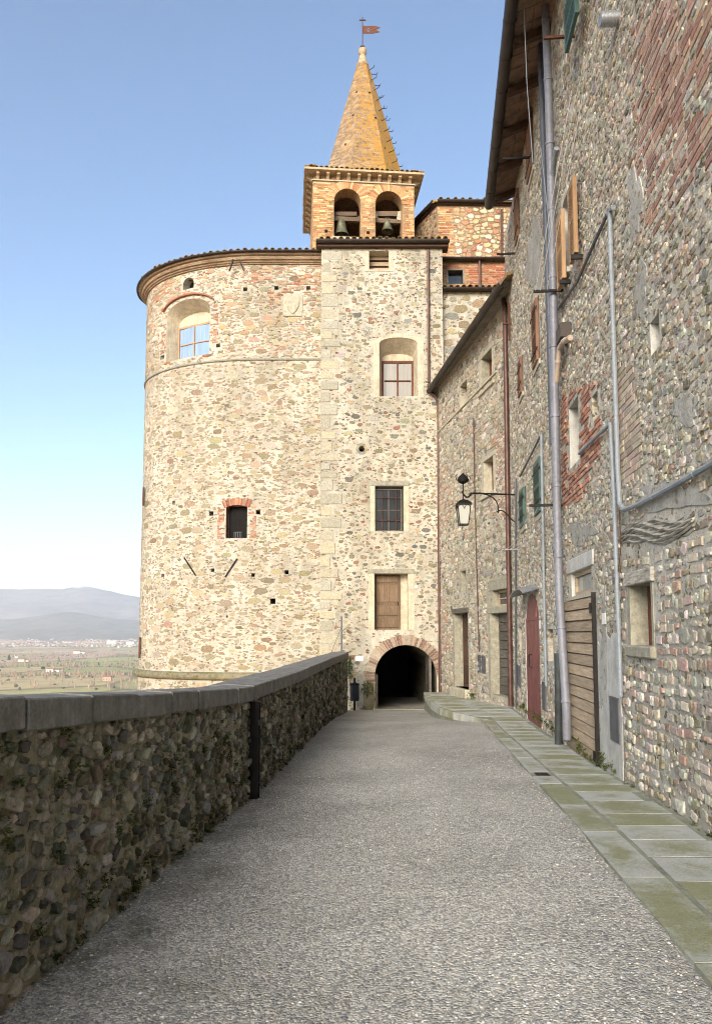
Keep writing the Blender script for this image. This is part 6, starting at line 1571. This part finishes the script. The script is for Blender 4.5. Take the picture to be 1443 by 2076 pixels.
farm(108, 1358, 16, 7, 1, 'white farmhouse beside a round pine in the valley', False, 2); farm(222, 1375, 17, 11, 2, 'pink farmhouse near the bastion in the nearest fields')
farm(38, 1332, 8, 5, 1, 'small pale house left of the valley road trees')
farm(130, 1357, 7, 4, 0, 'small cream shed right of the white farmhouse in the valley')
def far_tree(wmb, x, y, z, h, r, lean=0.0, tiers=3):
    b = len(wmb.v)
    for k, (f, q) in enumerate(((.0, .12), (.22, .75), (.5, 1.0), (.78, .62), (1.0, .05))):
        for j in range(5):
            a = j * 1.257 + k * .6; s = r * q * R.uniform(.7, 1.25); wmb.v.append((x + s * math.cos(a), y + s * math.sin(a), z + h * f))
    for k in range(4):
        for j in range(5): p, q = b + k * 5 + j, b + k * 5 + (j + 1) % 5; wmb.f.append((p, q, q + 5, p + 5))
bare, ever = MB(), MB()
for _ in range(900):
    px = R.uniform(-40, 310); py = R.choice((R.uniform(1312, 1345), R.uniform(1325, 1395), R.gauss(1366, 3), R.gauss(1348, 2), R.gauss(1328, 2))); y = (EYE - (PLAIN + 5)) * F_PX / (py - HORIZON); x = (px - CX) / F_PX * y; z = ground_z(x, y)
    if R.random() < .78: far_tree(bare, x, y, z, R.uniform(7, 15), R.uniform(1.3, 3.4))
    else: far_tree(ever, x, y, z, R.uniform(3, 8), R.uniform(3, 6))
for _ in range(1400):
    px = R.uniform(-60, 330); y = R.uniform(6000, 8900); far_tree(ever if R.random() < .5 else bare, (px - CX) / F_PX * y, y, PLAIN + 4 + max(0, y - 7900) * .035, R.uniform(6, 12), R.uniform(5, 12))
o = stuff(bare.build('bare_groves', mat_plain('bare_tree_brown', (0.40, 0.28, 0.20), 1, .4, .02))); tag(o, 'rows of leafless brown trees across the valley fields', 'trees')
o = stuff(ever.build('scrub', mat_plain('scrub_green', (0.15, 0.14, 0.085), 1, .4, .02))); tag(o, 'dark green scrub and hedges across the valley', 'shrubs')
M['pine'] = leaf_mat('dark_pine', (0.03, 0.05, 0.02))
for px, py, hp, lab, kind in ((23, 1336, 11, 'dark pine left of the cream farmhouse in the valley', 0), (92, 1357, 9, 'round dark pine left of the white farmhouse', 1), (4, 1361, 8, 'round dark tree at the left edge of the valley', 1), (123, 1337, 7, 'small dark conifer in the middle of the valley', 0), (204, 1348, 8, 'pointed dark conifer right of the middle of the valley', 0)):
    y = (EYE - (PLAIN + 5)) * F_PX / (py - HORIZON); x = (px - CX) / F_PX * y; z = ground_z(x, y); h = hp * y / F_PX
    t = thing('valley_tree', lab, 'tree', (x, y, z)); mb = MB()
    for _ in range(240):
        f = R.random(); rr_ = h * (.34 * (1 - f) + .03) if kind == 0 else h * .5 * math.sqrt(max(0.02, 1 - (2 * f - 1) ** 2)); a = R.uniform(0, 6.28); q = rr_ * R.random() ** .5
        p = Vector((x + q * math.cos(a), y + q * math.sin(a), z + h * (.12 + .88 * f if kind == 0 else .45 + .55 * f))); d1 = Vector((R.uniform(-1, 1), R.uniform(-1, 1), R.uniform(-1, 1))).normalized() * h * .09; d2 = d1.cross(Vector((R.uniform(-1, 1), R.uniform(-1, 1), R.uniform(-1, 1)))).normalized() * h * .07
        mb.add([p - d1, p + d2, p + d1, p - d2], [(0, 1, 2, 3)])
    mb.build('crown', M['pine'], t); MB().tube([(x, y, z - 1), (x, y, z + h * .6)], [h * .03, h * .015], 5).build('trunk', M['wood_dark'], t)
# leafless treetop just beyond the parapet
tp_ = at(118, 1420, 42.0); tr = thing('bare_tree', 'leafless twiggy treetop just showing over the parapet', 'tree', (tp_.x, 42, ground_z(tp_.x, 42)))
trunk, tw = MB(), MB()
def grow(p, d_, L, r, dep):
    q = p + d_ * L; (trunk if dep > 3 else tw).tube([p, (p + q) / 2 + Vector((R.uniform(-.05, .05), R.uniform(-.05, .05), 0)) * L, q], [r, r * .85, r * .7], 4)
    if dep == 0: return
    for _ in range(R.choice((2, 3, 3))):
        n_ = (d_ + Vector((R.uniform(-.8, .8), R.uniform(-.8, .8), R.uniform(-.25, .5)))).normalized(); grow(p + d_ * L * R.uniform(.6, 1), n_, L * R.uniform(.62, .8), r * .6, dep - 1)
for dx in (-.5, .4): grow(Vector((tp_.x + dx, 42, tp_.z - 1.35)), Vector((dx * .6, 0, 1)).normalized(), .75, .05, 5)
MB().tube([(tp_.x, 42, ground_z(tp_.x, 42) - .3), (tp_.x, 42, tp_.z - 1.7), (tp_.x - .5, 42, tp_.z - 1.3)], [.14, .08, .05], 6).build('stem', M['wood_dark'], tr)
trunk.build('trunk', M['wood_dark'], tr); stuff(tw.build('crown', mat_plain('twig', (0.10, 0.065, 0.03), .9, .3), tr))
# air of the valley
hz = MB().box(-19500, 19500, -8000, 19000, PLAIN - 40, 1250); hz.f = hz.f
ho = hz.build('haze', None); hm = bpy.data.materials.new('haze_air'); hm.use_nodes = True; hn = hm.node_tree
for n_ in list(hn.nodes):
    if n_.type != 'OUTPUT_MATERIAL': hn.nodes.remove(n_)
pv = hn.nodes.new('ShaderNodeVolumePrincipled'); pv.inputs['Density'].default_value = 0.95 / 14000; pv.inputs['Color'].default_value = (.87, .92, 1.0, 1); pv.inputs['Anisotropy'].default_value = 0.15
hn.links.new(pv.outputs[0], hn.nodes['Material Output'].inputs['Volume']); ho.data.materials.append(hm); stuff(ho); tag(ho, 'pale blue haze over the valley and mountains', 'haze')
